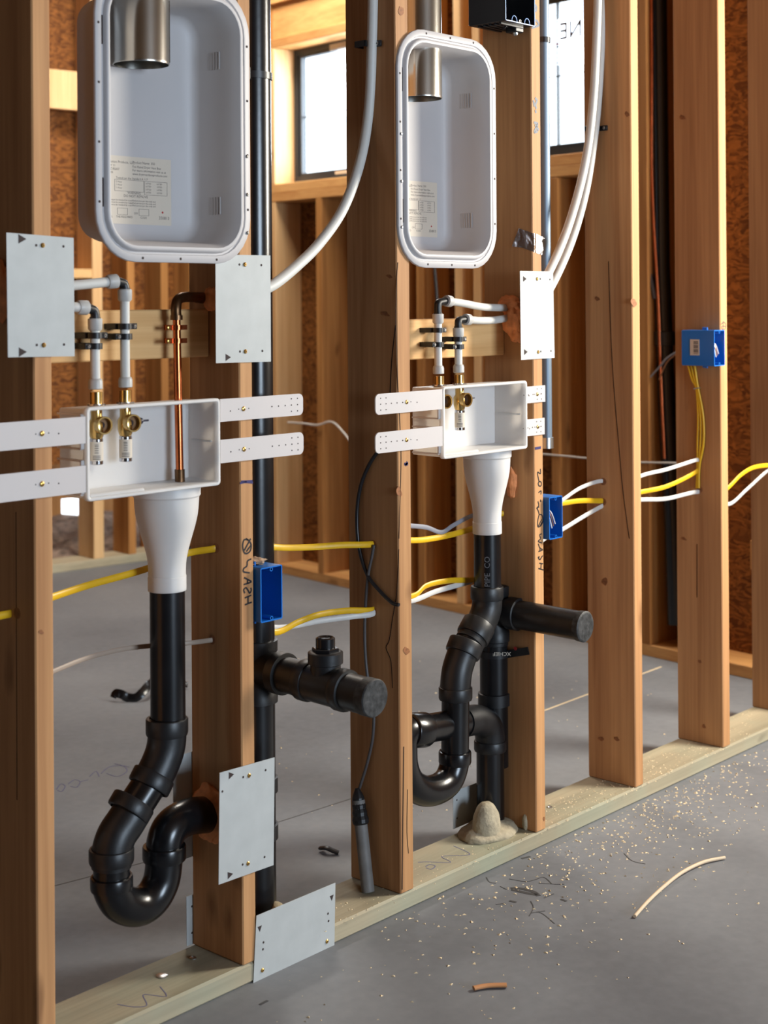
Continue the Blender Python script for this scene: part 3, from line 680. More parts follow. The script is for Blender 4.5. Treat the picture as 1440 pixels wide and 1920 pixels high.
def outlet_box(x0, x1, z0, z1, dp, label):
    t = thing('laundry_outlet_box', label, 'outlet box', ((x0 + x1) / 2, 0, z0))
    w_ = .003; R = .007
    def ring(i, y): return rr(x0 + i, x1 - i, z0 + i, z1 - i, max(R - i, .003), y, 4)
    mb = MB()
    mb.loft([ring(.004, dp), ring(.003, .012), ring(.003, .006), ring(0, .005), ring(0, -.0035), ring(.0012, -.005), ring(.0045, -.005), ring(.006, -.003), ring(.0065, .005), ring(.0085, dp - .003)], True, True)
    mb.build('box_body', 'white', t, smooth=45)
    rb = MB()
    zc = (z0 + z1) / 2
    for z in (zc - .010, zc + .008, z1 - .012, z0 + .010): rb.box(x0 - .006, x0 + .004, .004, dp - .006, z - .0012, z + .0012, .0004)
    rb.box(x0 - .006, x0 + .004, .002, .006, z0 + .012, zc - .009, .0004).box(x0 - .006, x0 + .004, .002, .006, zc + .008, z1 - .012, .0004)
    rb.build('side_ribs', 'white', t, smooth=0)
    rb = MB(); rb.box(x1 - .0092, x1 - .0062, .01, dp - .01, zc - .001, zc + .0015); rb.box(x0 + .007, x0 + (x1 - x0) * .42, -.002, .012, z0 + .004, z0 + .0105, .002)
    rb.build('inner_ribs', 'white', t, smooth=0)
    h = MB(); h.lathe((x0 + (x1 - x0) * .57, dp - .0035, z1 - .038), NY, [(.0045, 0), (.0045, .0004)], 12)
    for fx, fz in ((.27, .5), (.5, .53)): h.lathe((x0 + (x1 - x0) * fx, dp - .0035, z0 + (z1 - z0) * fz), NY, [(.002, 0), (.002, .0004)], 8)
    h.build('punched_holes', 'hole', t, smooth=0)
    return t
def valve(x, y, ztop, zbox, label, handle=True, low=.092):
    """brass shutoff valve hanging from the box roof"""
    t = thing('shutoff_valve', label, 'valve', (x, y, zbox - low))
    mb = MB(); mb.lathe((x, y, zbox - .004), (0, 0, 1), [(.0115, 0), (.0115, .003), (.0098, .004), (.0098, ztop - zbox)], 20); mb.build('threaded_neck', 'brass', t)
    mb = MB(); mb.lathe((x, y, zbox + .0005), (0, 0, 1), [(.0145, 0), (.0145, .003), (.012, .003)], 24); mb.build('washer', 'chrome', t)
    mb = MB(); mb.lathe((x, y, zbox - .052), (0, 0, 1), [(.0085, 0), (.0105, .004), (.0125, .012), (.0125, .026), (.009, .032), (.009, .048)], 20)
    mb.lathe((x + .003, y, zbox - .030), (-.12, -1, 0), [(.0105, .002), (.0110, .008), (.0132, .0095), (.0132, .0110)], 24)
    mb.build('valve_body', 'brass', t)
    oc = Vector((x + .003, y, zbox - .030)); od = Vector((-.12, -1, 0)).normalized()
    MB().lathe(oc, od, [(.0134, .0100), (.0142, .0105), (.0142, .0205), (.0136, .0210), (.0118, .0210), (.0112, .0200), (.0108, .0113), (.0108, .0100)], 28, False, False).build('outlet_rim', 'brass', t, smooth=25)
    MB().lathe(oc, od, [(.0110, .0108), (.0110, .0116)], 20).build('outlet_floor', 'copperdark', t, smooth=25)
    MB().lathe(oc, od, [(.0052, .0116), (.0052, .0120)], 14).build('bore', 'hole', t, smooth=25)
    mb = MB(); mb.lathe((x, y, zbox - low), (0, 0, 1), [(.0095, 0), (.0103, .001), (.0103, low - .052), (.0085, low - .050)], 22); cyl = mb.build('hammer_arrester', 'chrome', t)
    mb = MB(); mb.lathe((x, y, zbox - low + .006), (0, 0, 1), [(.01045, 0), (.01045, low - .062)], 22, False, False); lb = mb.build('paper_label', 'sticker', cyl)
    p = MB(); q = (V(CAM) - Vector((x, y, 0))); q.z = 0; q.normalize(); rt = Vector((-q.y, q.x, 0))
    for k, zz in enumerate((.009, .0115, .014, .019, .0225, .026, .029, .0315)):
        hw = .0075 if k < 3 else .004; cz_ = zbox - low + zz; c0 = Vector((x, y, cz_))
        p.ribbon([c0 + (q + rt * f).normalized() * .01055 for f in ([-.7, -.35, 0, .35, .7] if k < 3 else [-.3, 0, .3])], .0009, q, .0002)
    p.build('label_print', 'print', lb, smooth=0)
    if handle:
        MB().lathe((x + .011, y - .002, zbox - .029), (1, 0, 0), [(.0045, 0), (.0058, .016), (.0050, .020), (.0016, .021), (.0016, .034)], 12).build('valve_stem', plain('navy_stem', srgb(24, 26, 52), .4), t)
    return t
def pex_line(x, y, z0, z1, label, hend, hz, ends, elbow_drop=.0):
    """vertical tube with collars, black elbow and a run to hend (list of points)"""
    t = thing('water_tube', label, 'water tube', (x, y, z0))
    r = .0078
    MB().tube(smooth_path([(x, y, z0 + .01), (x - .0005, y, (z0 + z1) / 2), (x, y, z1 - .004)], 5), r, 14).build('riser_tube', 'pex', t)
    MB().lathe((x, y, z0 + .002), (0, 0, 1), [(.0095, 0), (.0112, .001), (.0112, .012), (.0098, .016), (.0085, .017)], 20).build('lower_collar', 'collar', t)
    MB().lathe((x, y, z1 - .020), (0, 0, 1), [(.0088, 0), (.0112, .003), (.0115, .018), (.0100, .0195)], 20).build('upper_collar', 'collar', t)
    h0 = V(hend[0]); dirn = (V(hend[1]) - h0).normalized()
    zc = hz
    mb = MB(); mb.tube(smooth_path([(x, y, z1 - .002), (x, y, zc - .006), V((x, y, zc)) + dirn * .004, h0 + dirn * .004], 5), .0076, 14); mb.lathe((x, y, z1 - .001), (0, 0, 1), [(.0088, 0), (.0088, .003)], 14)
    mb.build('elbow', 'abs_matt', t)
    MB().lathe(h0, dirn, [(.0098, 0), (.0115, .001), (.0115, .014), (.0098, .018)], 20).build('side_collar', 'collar', t)
    MB().tube(smooth_path([h0 + dirn * .012] + [V(q) for q in hend[1:]], 6), r, 14).build('side_tube', 'pex', t)
    return t
def clamp(x, y, z, yb, label, flip=1):
    """black half clamp around a tube, screwed to the block behind"""
    t = thing('pipe_clamp', label, 'clamp', (x, y, z - .004), 'black tube clamps screwed to the blocking boards')
    mb = MB(); r0, r1 = .0085, .0115; rings = []
    for k in range(13):
        a = math.radians(-90 - 110 + 220 * k / 12)
        c, s = math.cos(a), math.sin(a)
        rings.append([(x + c * r0, y + s * r0, z - .0048), (x + c * r1, y + s * r1, z - .0048), (x + c * r1, y + s * r1, z + .0048), (x + c * r0, y + s * r0, z + .0048)])
    mb.loft(rings)
    xs = x + flip * .0155
    mb.box(min(x + flip * .008, x + flip * .022), max(x + flip * .008, x + flip * .022), y - .004, y + .012, z - .0048, z + .0048, .0008)
    mb.box(x - .012, x + .012, y + .009, yb, z - .0048, z + .0048, .0008)
    mb.build('strap', 'abs_matt', t, smooth=40)
    screw(t, (xs, y - .0042, z), NY, .0036, 'zinc', 'nail_head')
    return t

# --- first outlet box
b1 = outlet_box(1.391, 1.6635, .853, .998, .070, 'first white laundry outlet box, left of the second near stud, with the copper pipe')
arm(b1, 1.6645, onY(568, 775, -.003).x, .958, .996, 1, [onY(457, 782, -.004).x])
arm(b1, 1.6645, onY(569, 860, -.003).x, .889, .928, 1, [onY(458, 867, -.004).x])
arm(b1, 1.15, 1.390, .943, .984, -1, [onY(79, 816, -.004).x])
arm(b1, 1.15, 1.390, .868, .909, -1, [onY(79, 912, -.004).x])
valve(1.4385, .034, 1.022, .996, 'left brass valve with a labelled cylinder inside the first outlet box', False)
valve(1.4955, .034, 1.022, .996, 'right brass valve with a dark stem inside the first outlet box', True)
pex_line(1.4385, .036, 1.020, 1.134, 'shorter white water tube of the first outlet box, running left behind the steel plate', [onY(163, 577, .036), onY(140, 576, .036), onY(90, 574, .05)], 1.1465, None)
pex_line(1.4975, .036, 1.020, 1.180, 'taller white water tube of the first outlet box, running left behind the steel plate', [onY(219, 527, .036), onY(150, 534, .042), onY(90, 540, .05)], 1.1895, None)
for px, py, fl, l in ((182, 629, 1, 'upper black clamp on the shorter tube of the first outlet box'), (176, 649, -1, 'lower black clamp on the shorter tube of the first outlet box'),
                      (236, 612, 1, 'upper black clamp on the taller tube of the first outlet box'), (231, 631, -1, 'lower black clamp on the taller tube of the first outlet box')):
    P = onY(px, py, .036); xx = 1.4385 if px < 200 else 1.4975
    clamp(xx, .036, P.z, .0748, l, fl)
# copper pipe
t = thing('copper_pipe', 'copper pipe with a tarnished elbow dropping into the first outlet box', 'pipe', onY(337, 905, .045))
top = onY(331, 590, .045); bot = onY(337, 888, .04)
MB().tube([top, bot], .0066, 16).build('riser_pipe', 'copper', t)
MB().tube([onY(336.8, 880, .04), onY(337.3, 905, .04)], .0085, 16).build('lower_fitting', 'copperdark', t)
MB().tube(smooth_path([onY(331, 598, .045), onY(330, 578, .045), onY(334, 562, .05), onY(348, 557, .058), onY(380, 558, .082)], 6), .0088, 16).build('elbow', 'copperdark', t)
MB().lathe(onY(331, 600, .045), (0, 0, 1), [(.0102, 0), (.0102, .008)], 16).build('solder_collar', 'copperdark', t)
MB().tube([onY(370, 558, .078), onY(388, 559, .088)], .0098, 16).build('end_fitting', 'copperdark', t)
for yy, l in ((614, 'upper copper strap on the copper pipe'), (639, 'lower copper strap on the copper pipe')):
    P = onY(332.5, yy, .045); t = thing('pipe_strap', l, 'strap', (P.x, P.y, P.z - .004), 'copper straps screwed to the first blocking board')
    mb = MB(); rings = []
    for k in range(11):
        a = math.radians(180 + 180 * k / 10); c, s = math.cos(a), math.sin(a)
        rings.append([(P.x + c * .0068, P.y + s * .0068, P.z - .004), (P.x + c * .0080, P.y + s * .0080, P.z - .004), (P.x + c * .0080, P.y + s * .0080, P.z + .004), (P.x + c * .0068, P.y + s * .0068, P.z + .004)])
    mb.loft(rings); mb.box(P.x - .0245, P.x - .0066, P.y, P.y + .0012, P.z - .004, P.z + .004).box(P.x + .0066, P.x + .0215, P.y, P.y + .0012, P.z - .004, P.z + .004)
    mb.box(P.x - .004, P.x + .004, P.y + .006, .0748, P.z - .004, P.z + .004)
    mb.build('strap', 'copper', t); screw(t, (P.x - .0185, P.y - .0001, P.z), NY, .0042)
# --- second outlet box
b2 = outlet_box(2.244, 2.5195, .8475, .990, .078, 'second white laundry outlet box, between the third and fourth near studs')
arm(b2, onY(704, 775, -.003).x, 2.243, .946, .985, -1, [onY(763, 767, -.004).x])
arm(b2, onY(704, 846, -.003).x, 2.243, .874, .913, -1, [onY(763, 841, -.004).x])
arm(b2, 2.5205, onY(1022, 741, -.003).x, .942, .977, 1, [onY(1008, 741, -.004).x], round_end=False)
arm(b2, 2.5205, onY(1021, 810, -.003).x, .873, .908, 1, [onY(1009, 810, -.004).x], round_end=False)
xv1 = onY(822, 700, .036).x; xv2 = onY(860, 700, .036).x
valve(xv1, .034, 1.012, .988, 'left brass valve of the second outlet box, mostly hidden behind its left wall', False)
valve(xv2, .034, 1.012, .988, 'brass valve with a dark stem in the middle of the second outlet box', True)
pex_line(xv1, .036, 1.010, onY(821, 588, .036).z, 'taller white water tube of the second outlet box, running right into the foam', [onY(836, 564, .034), onY(870, 569, .036), onY(910, 576, .046), onY(962, 577, .066)], onY(824, 567, .036).z, None)
pex_line(xv2, .036, 1.010, onY(860, 614, .036).z, 'shorter white water tube of the second outlet box, running right into the foam', [onY(872, 599, .034), onY(900, 601, .038), onY(930, 600, .048), onY(962, 594, .066)], onY(862, 600, .036).z, None)
for px, py, fl, l in ((822, 619, 1, 'upper black clamp on the taller tube of the second outlet box'), (820, 646, -1, 'lower black clamp on the taller tube of the second outlet box'),
                      (860, 636, 1, 'upper black clamp on the shorter tube of the second outlet box'), (858, 650, -1, 'lower black clamp on the shorter tube of the second outlet box')):
    P = onY(px, py, .036); clamp(xv1 if px < 840 else xv2, .036, P.z, .0748, l, fl)

# ------------------------------------------------------------------ drain pipes
def hub(mb, path, r, e=.005, seg=28):
    """socket ring along a short straight path"""
    p0, p1 = V(path[0]), V(path[-1]); ax = p1 - p0; L = ax.length
    mb.lathe(p0, ax, [(r, -.0005), (r + e, 0), (r + e + .001, .002), (r + e + .001, L - .004), (r + e, L - .001), (r, L)], seg, False, False)
def pxs(pts, Y): return [onY(p[0], p[1], p[2] if len(p) > 2 else Y) for p in pts]
YD = .062
R1 = .0292
fc = onY(312, 930, YD); fb = onY(313.5, 1105, YD)
t = thing('drain_pipe', 'standpipe with white funnel and full black trap loop, left of the second near stud', 'drain pipe', onY(250, 1700, YD))
zt = .8535; fz = fb.z; X1 = fb.x
def funnel(t, X, Y, zt, zb, Rt, Rb):
    L = zt - zb; prof = [(Rt * 1.0, 0), (Rt * 1.0, -.016), (Rt * .955, -.019), (Rt * .945, -.03)]
    for k in range(1, 13):
        f = k / 12; s = f * f * (3 - 2 * f); prof.append((Rt * .94 + (Rb - Rt * .94) * s, -.03 - (L * .80 - .03) * f))
    prof += [(Rb, -L * .86), (Rb + .0008, -L * .862), (Rb + .0008, -L), (Rb - .002, -L)]
    MB().lathe((X, Y, zt), (0, 0, -1), [(r, -tt) for r, tt in prof], 48).build('funnel', 'white', t, smooth=30)['label'] = 'white funnel'
funnel(t, X1, YD, zt, fz - .001, .0565, .0312)
yj = onY(313, 1345, YD).z
MB().lathe((X1, YD, fz + .01), (0, 0, -1), [(R1, 0), (R1, fz + .01 - yj)], 40).build('straight_pipe', 'abs', t)
c1 = onY(313, 1346, YD); c1b = onY(313, 1378, YD)
e1 = smooth_path(pxs([(313, 1350), (313, 1385), (308, 1412), (296, 1442), (283, 1466)], YD), 6)
mb = MB().tube(e1, R1 + .003, 36); hub(mb, [c1, c1b], R1); hub(mb, pxs([(290, 1452), (277, 1478)], YD), R1 + .003, .003); mb.build('upper_elbow', 'abs_matt', t)
e2 = smooth_path(pxs([(283, 1466), (262, 1500), (240, 1532), (222, 1562), (212, 1590), (209, 1612)], YD), 6)
MB().tube(pxs([(288, 1458), (238, 1535)], YD), R1, 32).build('short_pipe', 'abs', t)
e2b = smooth_path(pxs([(248, 1520), (236, 1540), (219, 1566), (210, 1594), (209, 1625)], YD), 6)
mb = MB().tube(e2b, R1 + .003, 36); hub(mb, pxs([(252, 1502), (238, 1526)], YD), R1 + .002); hub(mb, pxs([(209, 1590), (209, 1618)], YD), R1 + .003, .003); mb.build('lower_elbow', 'abs_matt', t)
MB().tube(pxs([(209, 1610), (209, 1655)], YD), R1, 32).build('short_pipe', 'abs', t)
ub = smooth_path(pxs([(209, 1648), (211, 1668), (224, 1690), (246, 1700), (268, 1697), (288, 1680), (302, 1652), (307, 1622), (308, 1595)], YD), 7)
mb = MB().tube(ub, R1 + .0015, 40); hub(mb, pxs([(209, 1642), (209.5, 1668)], YD), R1 + .001, .003); hub(mb, pxs([(308, 1585), (308, 1613)], YD), R1 + .001); mb.build('trap_bend', 'abs', t)
e3 = smooth_path(pxs([(308, 1600), (309, 1578, .062), (317, 1556, .063), (334, 1540, .066), (360, 1530, .072), (394, 1527, .080), (420, 1524, .086)], YD), 6)
o = MB().tube(e3, R1 + .0012, 36).build('trap_outlet_elbow', 'abs', t)
cl = MB(); P = onY(316, 1532, .033); cl.box(P.x - .010, P.x + .010, P.y - .0006, P.y + .0006, P.z - .008, P.z + .008)
# second drain
t = thing('drain_pipe', 'standpipe with a white funnel and black trap partly hidden behind the third near stud', 'drain pipe', onY(853, 1500, YD))
fb = onY(913.5, 999, YD); X2 = fb.x
funnel(t, X2, YD, .8475, fb.z - .001, .0520, .0298)
R2 = .0285
MB().lathe((X2, YD, fb.z + .01), (0, 0, -1), [(R2, 0), (R2, fb.z + .01 - onY(913, 1102, YD).z)], 40).build('straight_pipe', 'abs', t)
tx = MB()
Pt = onY(912, 1085, YD - R2 - .0012)
sh = thing  # noqa
cxr = Vector((-CF.x, -CF.y, 0)).normalized(); crr = Vector((CR.x, CR.y, 0)).normalized()
text_mb(tx, 'PIPE  CO', Vector((X2, YD, onY(913, 1096, YD).z)) + cxr * (R2 + .0008) + crr * .003, (0, 0, 1), -crr, .0165, th=.0)
tx.build('pipe_print', plain('grey_pipe_print', srgb(96, 96, 98), .6), t, smooth=0)
e = smooth_path(pxs([(913, 1104), (913, 1135), (906, 1160), (893, 1182), (880, 1205)], YD), 6)
mb = MB().tube(e, R2 + .003, 36); hub(mb, pxs([(913, 1099), (913, 1124)], YD), R2); hub(mb, pxs([(899, 1170), (885, 1196)], YD), R2 + .003, .003); mb.build('upper_elbow', 'abs_matt', t)
MB().tube(pxs([(893, 1180), (869, 1225)], YD), R2, 32).build('short_pipe', 'abs', t)
e = smooth_path(pxs([(872, 1214), (864, 1234), (857, 1258), (854, 1285), (854, 1310)], YD), 6)
mb = MB().tube(e, R2 + .003, 36); hub(mb, pxs([(875, 1204), (866, 1228)], YD), R2 + .002); hub(mb, pxs([(854, 1288), (854, 1312)], YD), R2 + .003, .002); mb.build('lower_elbow', 'abs_matt', t)
MB().tube(pxs([(854, 1305), (853, 1425)], YD), R2, 36).build('straight_pipe', 'abs', t)
ub = smooth_path(pxs([(853, 1412), (851, 1436), (840, 1464), (818, 1480), (792, 1482), (768, 1466), (756, 1436), (754, 1400)], YD), 7)
mb = MB().tube(ub, R2 + .0015, 40); hub(mb, pxs([(853, 1408), (853, 1432)], YD), R2 + .001, .003); mb.build('trap_bend', 'abs', t)
e = smooth_path(pxs([(754, 1400), (755, 1385, .062), (764, 1372, .062), (785, 1368, .062)], YD), 6)
mb = MB().tube(e, R2 + .0015, 32); hub(mb, pxs([(766, 1370), (797, 1368)], YD), R2 + .001, .004); mb.build('trap_outlet_elbow', 'abs', t)
YA = .098
MB().tube(pxs([(790, 1368, .062), (880, 1352, .085)], YD), R2, 36).build('outlet_pipe', 'abs', t)
e = smooth_path(pxs([(866, 1354, .082), (893, 1350, .088), (913, 1360, .09), (919, 1385, .09), (919, 1405, .09)], YD), 7)
mb = MB().tube(e, R2 + .003, 36); hub(mb, pxs([(919, 1388, .09), (919, 1408, .09)], YD), R2 + .003, .002); mb.build('stack_elbow', 'abs_matt', t)
MB().tube([onY(919, 1400, .09), Vector((onY(919, 1400, .09).x, .09, .0352))], R2 + .001, 36).build('foot_pipe', 'abs', t)

# ------------------------------------------------------------------ vent stacks
XS = onY(480, 1240, .07).x; YS = .07; RS = .0335
t = thing('vent_stack', 'tall black stack pipe beside the second near stud with branch and cleanout plug', 'stack pipe', (XS, YS, .0352))
MB().lathe((XS, YS, .0352), (0, 0, 1), [(RS, 0), (RS, 2.9)], 40).build('stack_pipe', 'abs', t)
zc = onY(480, 1250, YS).z
mb = MB(); zt_ = onY(480, 1198, YS).z; zb_ = onY(480, 1316, YS).z
mb.lathe((XS, YS, zb_), (0, 0, 1), [(RS, 0), (RS + .005, .001), (RS + .005, .022), (RS + .002, .026), (RS + .002, zt_ - zb_ - .024), (RS + .005, zt_ - zb_ - .02), (RS + .005, zt_ - zb_ - .001), (RS, zt_ - zb_)], 40)
y0 = YS; mb.lathe((XS, YS, zc), (0, -1, -.02), [(RS - .002, 0), (RS - .001, .05), (RS + .003, .055), (RS + .003, .074), (RS - .002, .075)], 36)
mb.build('tee_fitting', 'abs_matt', t)
def br(d): return (XS, YS - d, zc - .025 * d)
MB().tube([br(.06), br(.285)], .0305, 36).build('branch_pipe', 'abs_matt', t)
mb = MB(); hub(mb, [br(.118), br(.140)], .0305, .004); hub(mb, [br(.205), br(.225)], .0305, .004); mb.tube([br(.138), br(.207)], .0325, 36)
cz = br(.172); mb.lathe(cz, (0, 0, 1), [(.026, 0), (.026, .036), (.030, .038), (.030, .056), (.027, .058), (.022, .058)], 32); mb.build('cleanout_tee', 'abs_matt', t)
pl = MB(); pl.lathe((cz[0], cz[1], cz[2] + .057), (0, 0, 1), [(.0235, 0), (.0235, .006), (.022, .007)], 6); pl.lathe((cz[0], cz[1], cz[2] + .064), (0, 0, 1), [(.0165, 0), (.0165, .016), (.0135, .018), (.010, .015)], 16)
pl.build('cleanout_plug', 'abs', t, smooth=25)
MB().lathe(br(.283), (0, -1, -.025), [(.0316, -.018), (.0316, .001), (.0300, .003), (.026, .0032)], 36).build('end_cap', 'dustblack', t)
for yy in (1472, 1560):
    z = onY(480, yy, YS).z; mb = MB(); mb.lathe((XS, YS, z - .012), (0, 0, 1), [(RS, 0), (RS + .004, .001), (RS + .004, .026), (RS, .027)], 36, False, False); mb.build('coupling', 'abs_matt', t)
z = onY(500, 148, YS).z
t2 = MB().lathe((XS, YS, z - .006), (0, 0, 1), [(RS + .0006, 0), (RS + .0022, 0), (RS + .0022, .012), (RS + .0006, .012)], 36, False, False)
t2.box(XS - .055, XS - .03, YS - .03, YS - .022, z - .012, z + .012, .002)
tag(t2.build('pipe_strap', 'blackcable', smooth=30), 'black plastic strap round the tall stack pipe near the top', 'strap')
def blob(cx, cy, cz, rx, ry, rz, amp, fr=14, seed=0., nu=40, nv=24, flat=False):
    mb = MB(); rings = []
    for j in range(1, nv):
        ph = math.pi * j / nv; ring = []
        for i in range(nu):
            th = 2 * math.pi * i / nu; d = Vector((math.sin(ph) * math.cos(th), math.sin(ph) * math.sin(th), math.cos(ph)))
            k = 1 + amp * noise.fractal(d * 1.6 + Vector((seed, seed * 2, 0)), 1.0, 2.0, 4) * 1.2
            ring.append((cx + d.x * rx * k, cy + d.y * ry * k, max(cz + d.z * rz * k, cz - rz * .0) if flat else cz + d.z * rz * k))
        rings.append(ring)
    return mb.loft(rings)
# foam and grout
P = onX(395, 1527, SX[2][0]); tag(blob(SX[2][0] - .004, P.y - .002, P.z + .004, .016, .044, .048, .16, seed=3).build('foam_seal', 'foam'), 'orange foam round the trap outlet low on the second near stud', 'foam')
P = onX(397, 560, SX[2][0]); tag(blob(SX[2][0] - .002, P.y - .005, P.z, .010, .024, .020, .2, seed=5).build('foam_seal', 'foam'), 'orange foam behind the plate on the second near stud by the copper elbow', 'foam')
mb = blob(SX[4][0] - .006, .056, 1.150, .016, .030, .018, .25, seed=8); mb2 = blob(SX[4][0] - .006, .046, 1.115, .016, .022, .040, .28, seed=11); mb3 = blob(SX[4][0] - .006, .036, 1.085, .012, .016, .018, .25, seed=12)
mb.add(mb2.v, mb2.f).add(mb3.v, mb3.f); tag(mb.build('foam_seal', 'foam'), 'orange foam round the two tubes entering the fourth near stud', 'foam')
P = onX(6, 545, SX[1][0]); tag(blob(SX[1][0] - .004, P.y, P.z, .012, .03, .045, .2, seed=15).build('foam_seal', 'foam'), 'orange foam at the left frame edge on the first near stud', 'foam')
P = onX(960, 905, SX[4][0]); tag(blob(SX[4][0] - .003, P.y, P.z, .008, .014, .030, .2, seed=18).build('foam_seal', 'foam'), 'small orange foam patch beside the second white funnel', 'foam')
P = onZ(915, 1562, PT)
mb = blob(P.x, P.y + .0, PT, .078, .052, .026, .10, seed=21, flat=True)
mb2 = blob(onY(912, 1520, .062).x, .062, .060, .032, .028, .052, .04, seed=24); mb.add(mb2.v, mb2.f)
mb2 = blob(P.x + .07, .03, .05, .008, .008, .02, .1, seed=25); mb.add(mb2.v, mb2.f)
tag(mb.build('foam_mound', 'grout'), 'rough tan foam mound at the foot of the second stack pipe', 'foam')
tag(blob(XS + .016, YS - .03, .05, .024, .018, .05, .08, seed=31).build('foam_mound', 'grout'), 'rough tan foam lump at the foot of the first stack pipe', 'foam')

# second stack
XT = onY(926, 1250, .10).x; YT = .100; RT = .0305
t = thing('vent_stack', 'black stack pipe beside the fourth near stud with a long capped side branch', 'stack pipe', (XT, YT, .15))
MB().lathe((XT, YT, .16), (0, 0, 1), [(RT, 0), (RT, .38)], 40).build('stack_pipe', 'abs', t)
zc = onY(940, 1140, YT).z
mb = MB(); mb.lathe((XT, YT, zc - .065), (0, 0, 1), [(RT, 0), (RT + .005, .001), (RT + .005, .022), (RT + .002, .026), (RT + .002, .095), (RT + .004, .10), (RT + .004, .118), (RT - .004, .12)], 40)
mb.lathe((XT, YT, zc), (.05, -1, -.02), [(RT - .001, 0), (RT - .001, .04), (RT + .004, .043), (RT + .004, .066), (RT, .068)], 36); mb.build('tee_fitting', 'abs_matt', t)
def br(d): return (XT + .03 * d, YT - d, zc - .02 * d)
MB().tube([br(.05), br(.232)], RT - .0005, 36).build('branch_pipe', 'abs_matt', t)
MB().lathe(br(.230), (.03, -1, -.02), [(RT + .0008, -.012), (RT + .0014, .001), (RT - .001, .003), (RT - .004, .0032)], 36).build('end_cap', 'dustblack', t)
z = onY(920, 1313, YT).z; mb = MB(); mb.lathe((XT, YT, z - .012), (0, 0, 1), [(RT, 0), (RT + .004, .001), (RT + .004, .026), (RT, .027)], 36, False, False)
z2 = onY(920, 1210, YT).z; mb.lathe((XT, YT, z2), (0, 0, 1), [(RT, 0), (RT + .0015, .001), (RT + .0015, .008), (RT, .009)], 36, False, False); mb.build('coupling', 'abs_matt', t)
z = onY(925, 1225, YT).z; mb = MB(); mb.lathe((XT, YT, z - .006), (0, 0, 1), [(RT + .0006, 0), (RT + .0022, 0), (RT + .0022, .014), (RT + .0006, .014)], 36, False, False)
a = onX(945, 1228, SX[4][0] - .002); b_ = onX(992, 1220, SX[4][0] - .002)
mb.ribbon([(XT + RT + .001, YT - .004, z + .002), (SX[4][0] - .003, a.y + .003, a.z), (SX[4][0] - .003, b_.y, b_.z)], .016, (-1, 0, 0), .002)
ss = tag(mb.build('pipe_strap', 'blackcable', smooth=30), 'black printed strap tying the second stack pipe to the fourth near stud', 'strap')
tm = MB(); o_ = Vector((SX[4][0] - .0054, onX(978, 1224, SX[4][0]).y, b_.z - .002))
text_mb(tm, 'XCHIEF', Vector((XT, YT, z + .010)) + cxr * (RT + .003) + crr * .034, -crr, (0, 0, -1), .0115, th=0)
tm.build('strap_print', 'sticker', ss, smooth=0)
MB().lathe(Vector((SX[4][0] - .0052, onX(969, 1222, SX[4][0]).y, b_.z)), (-1, 0, 0), [(.004, 0), (.004, .0006)], 12).build('red_dot', 'red', ss)
# brass service valve behind the second funnel
t = thing('service_valve', 'small dark brass valve with a round black handle behind the second drain pipe', 'valve', onY(930, 1105, .10))
MB().tube(pxs([(924, 965, .10), (926, 1000, .10), (934, 1035, .10)], .1), .006, 12).build('upper_stem', 'brass', t)
mb = MB(); a = onY(934, 1035, .10); b_ = onY(944, 1075, .10); mb.tube([a, b_], .008, 8); mb.tube(pxs([(944, 1070, .10), (946, 1112, .10)], .1), .009, 6); mb.build('valve_body', 'brass', t)
P = onY(966, 1064, .10); MB().lathe(P, V(CAM) - P, [(.010, -.008), (.019, -.006), (.020, 0), (.018, .006), (.008, .008)], 10).build('handle', 'abs_matt', t)
MB().tube([onY(944, 1064, .10), P], .004, 10).build('handle_stem', 'abs_matt', t)

# steel conduit behind stud 4
P = onY(1021, 400, .10)
t = tag(MB().lathe((P.x, .10, onY(1021, 838, .10).z), (0, 0, 1), [(.0135, 0), (.0135, 1.7)], 24).build('conduit_pipe', 'emt'), 'thin blue-grey vertical pipe just right of the fourth near stud', 'pipe')
z = onY(1021, 76, .10).z; tag(MB().lathe((P.x, .10, z - .006), (0, 0, 1), [(.0140, 0), (.016, 0), (.016, .012), (.0140, .012)], 24, False, False).build('pipe_strap', 'blackcable'), 'black printed strap round the thin blue-grey pipe near the top', 'strap')
z = onY(1024, 830, .10).z; tag(MB().lathe((P.x, .10, z - .012), (0, 0, 1), [(.0140, 0), (.017, 0), (.017, .024), (.0140, .024)], 16, False, False).build('pipe_clamp', 'zinc'), 'steel clamp at the lower end of the thin blue-grey pipe', 'clamp')

# ------------------------------------------------------------------ curved white tubes
def cable(name, label, pts, r, m, cat='cable', flat=None, n=8, seg=10, group=None):
    o = MB().tube(smooth_path(pts, n), r, seg, True, flat).build(name, m); return tag(o, label, cat, group)
cable('water_tube', 'single white tube curving down from the third near stud to the plate on the second', [onX(701, -260, 2.105), onX(700, -60, 2.105), onX(697, 85, 2.104), onY(692, 200, .062), onY(676, 300, .055), onY(644, 390, .045), onY(600, 455, .035), onY(555, 500, .025), onY(514, 533, .015), onY(482, 548, .012)], .0098, 'pex', 'water tube', seg=16)
cable('water_tube', 'front one of the paired white tubes curving down past the fifth near stud', [onY(1122, -300, .05), onY(1122, -60, .05), onY(1118, 80, .05), onY(1112, 190, .05), onY(1100, 290, .048), onY(1082, 370, .045), onY(1058, 445, .04), onY(1028, 512, .034), onY(1000, 560, .03)], .0095, 'pex', 'water tube', seg=16)
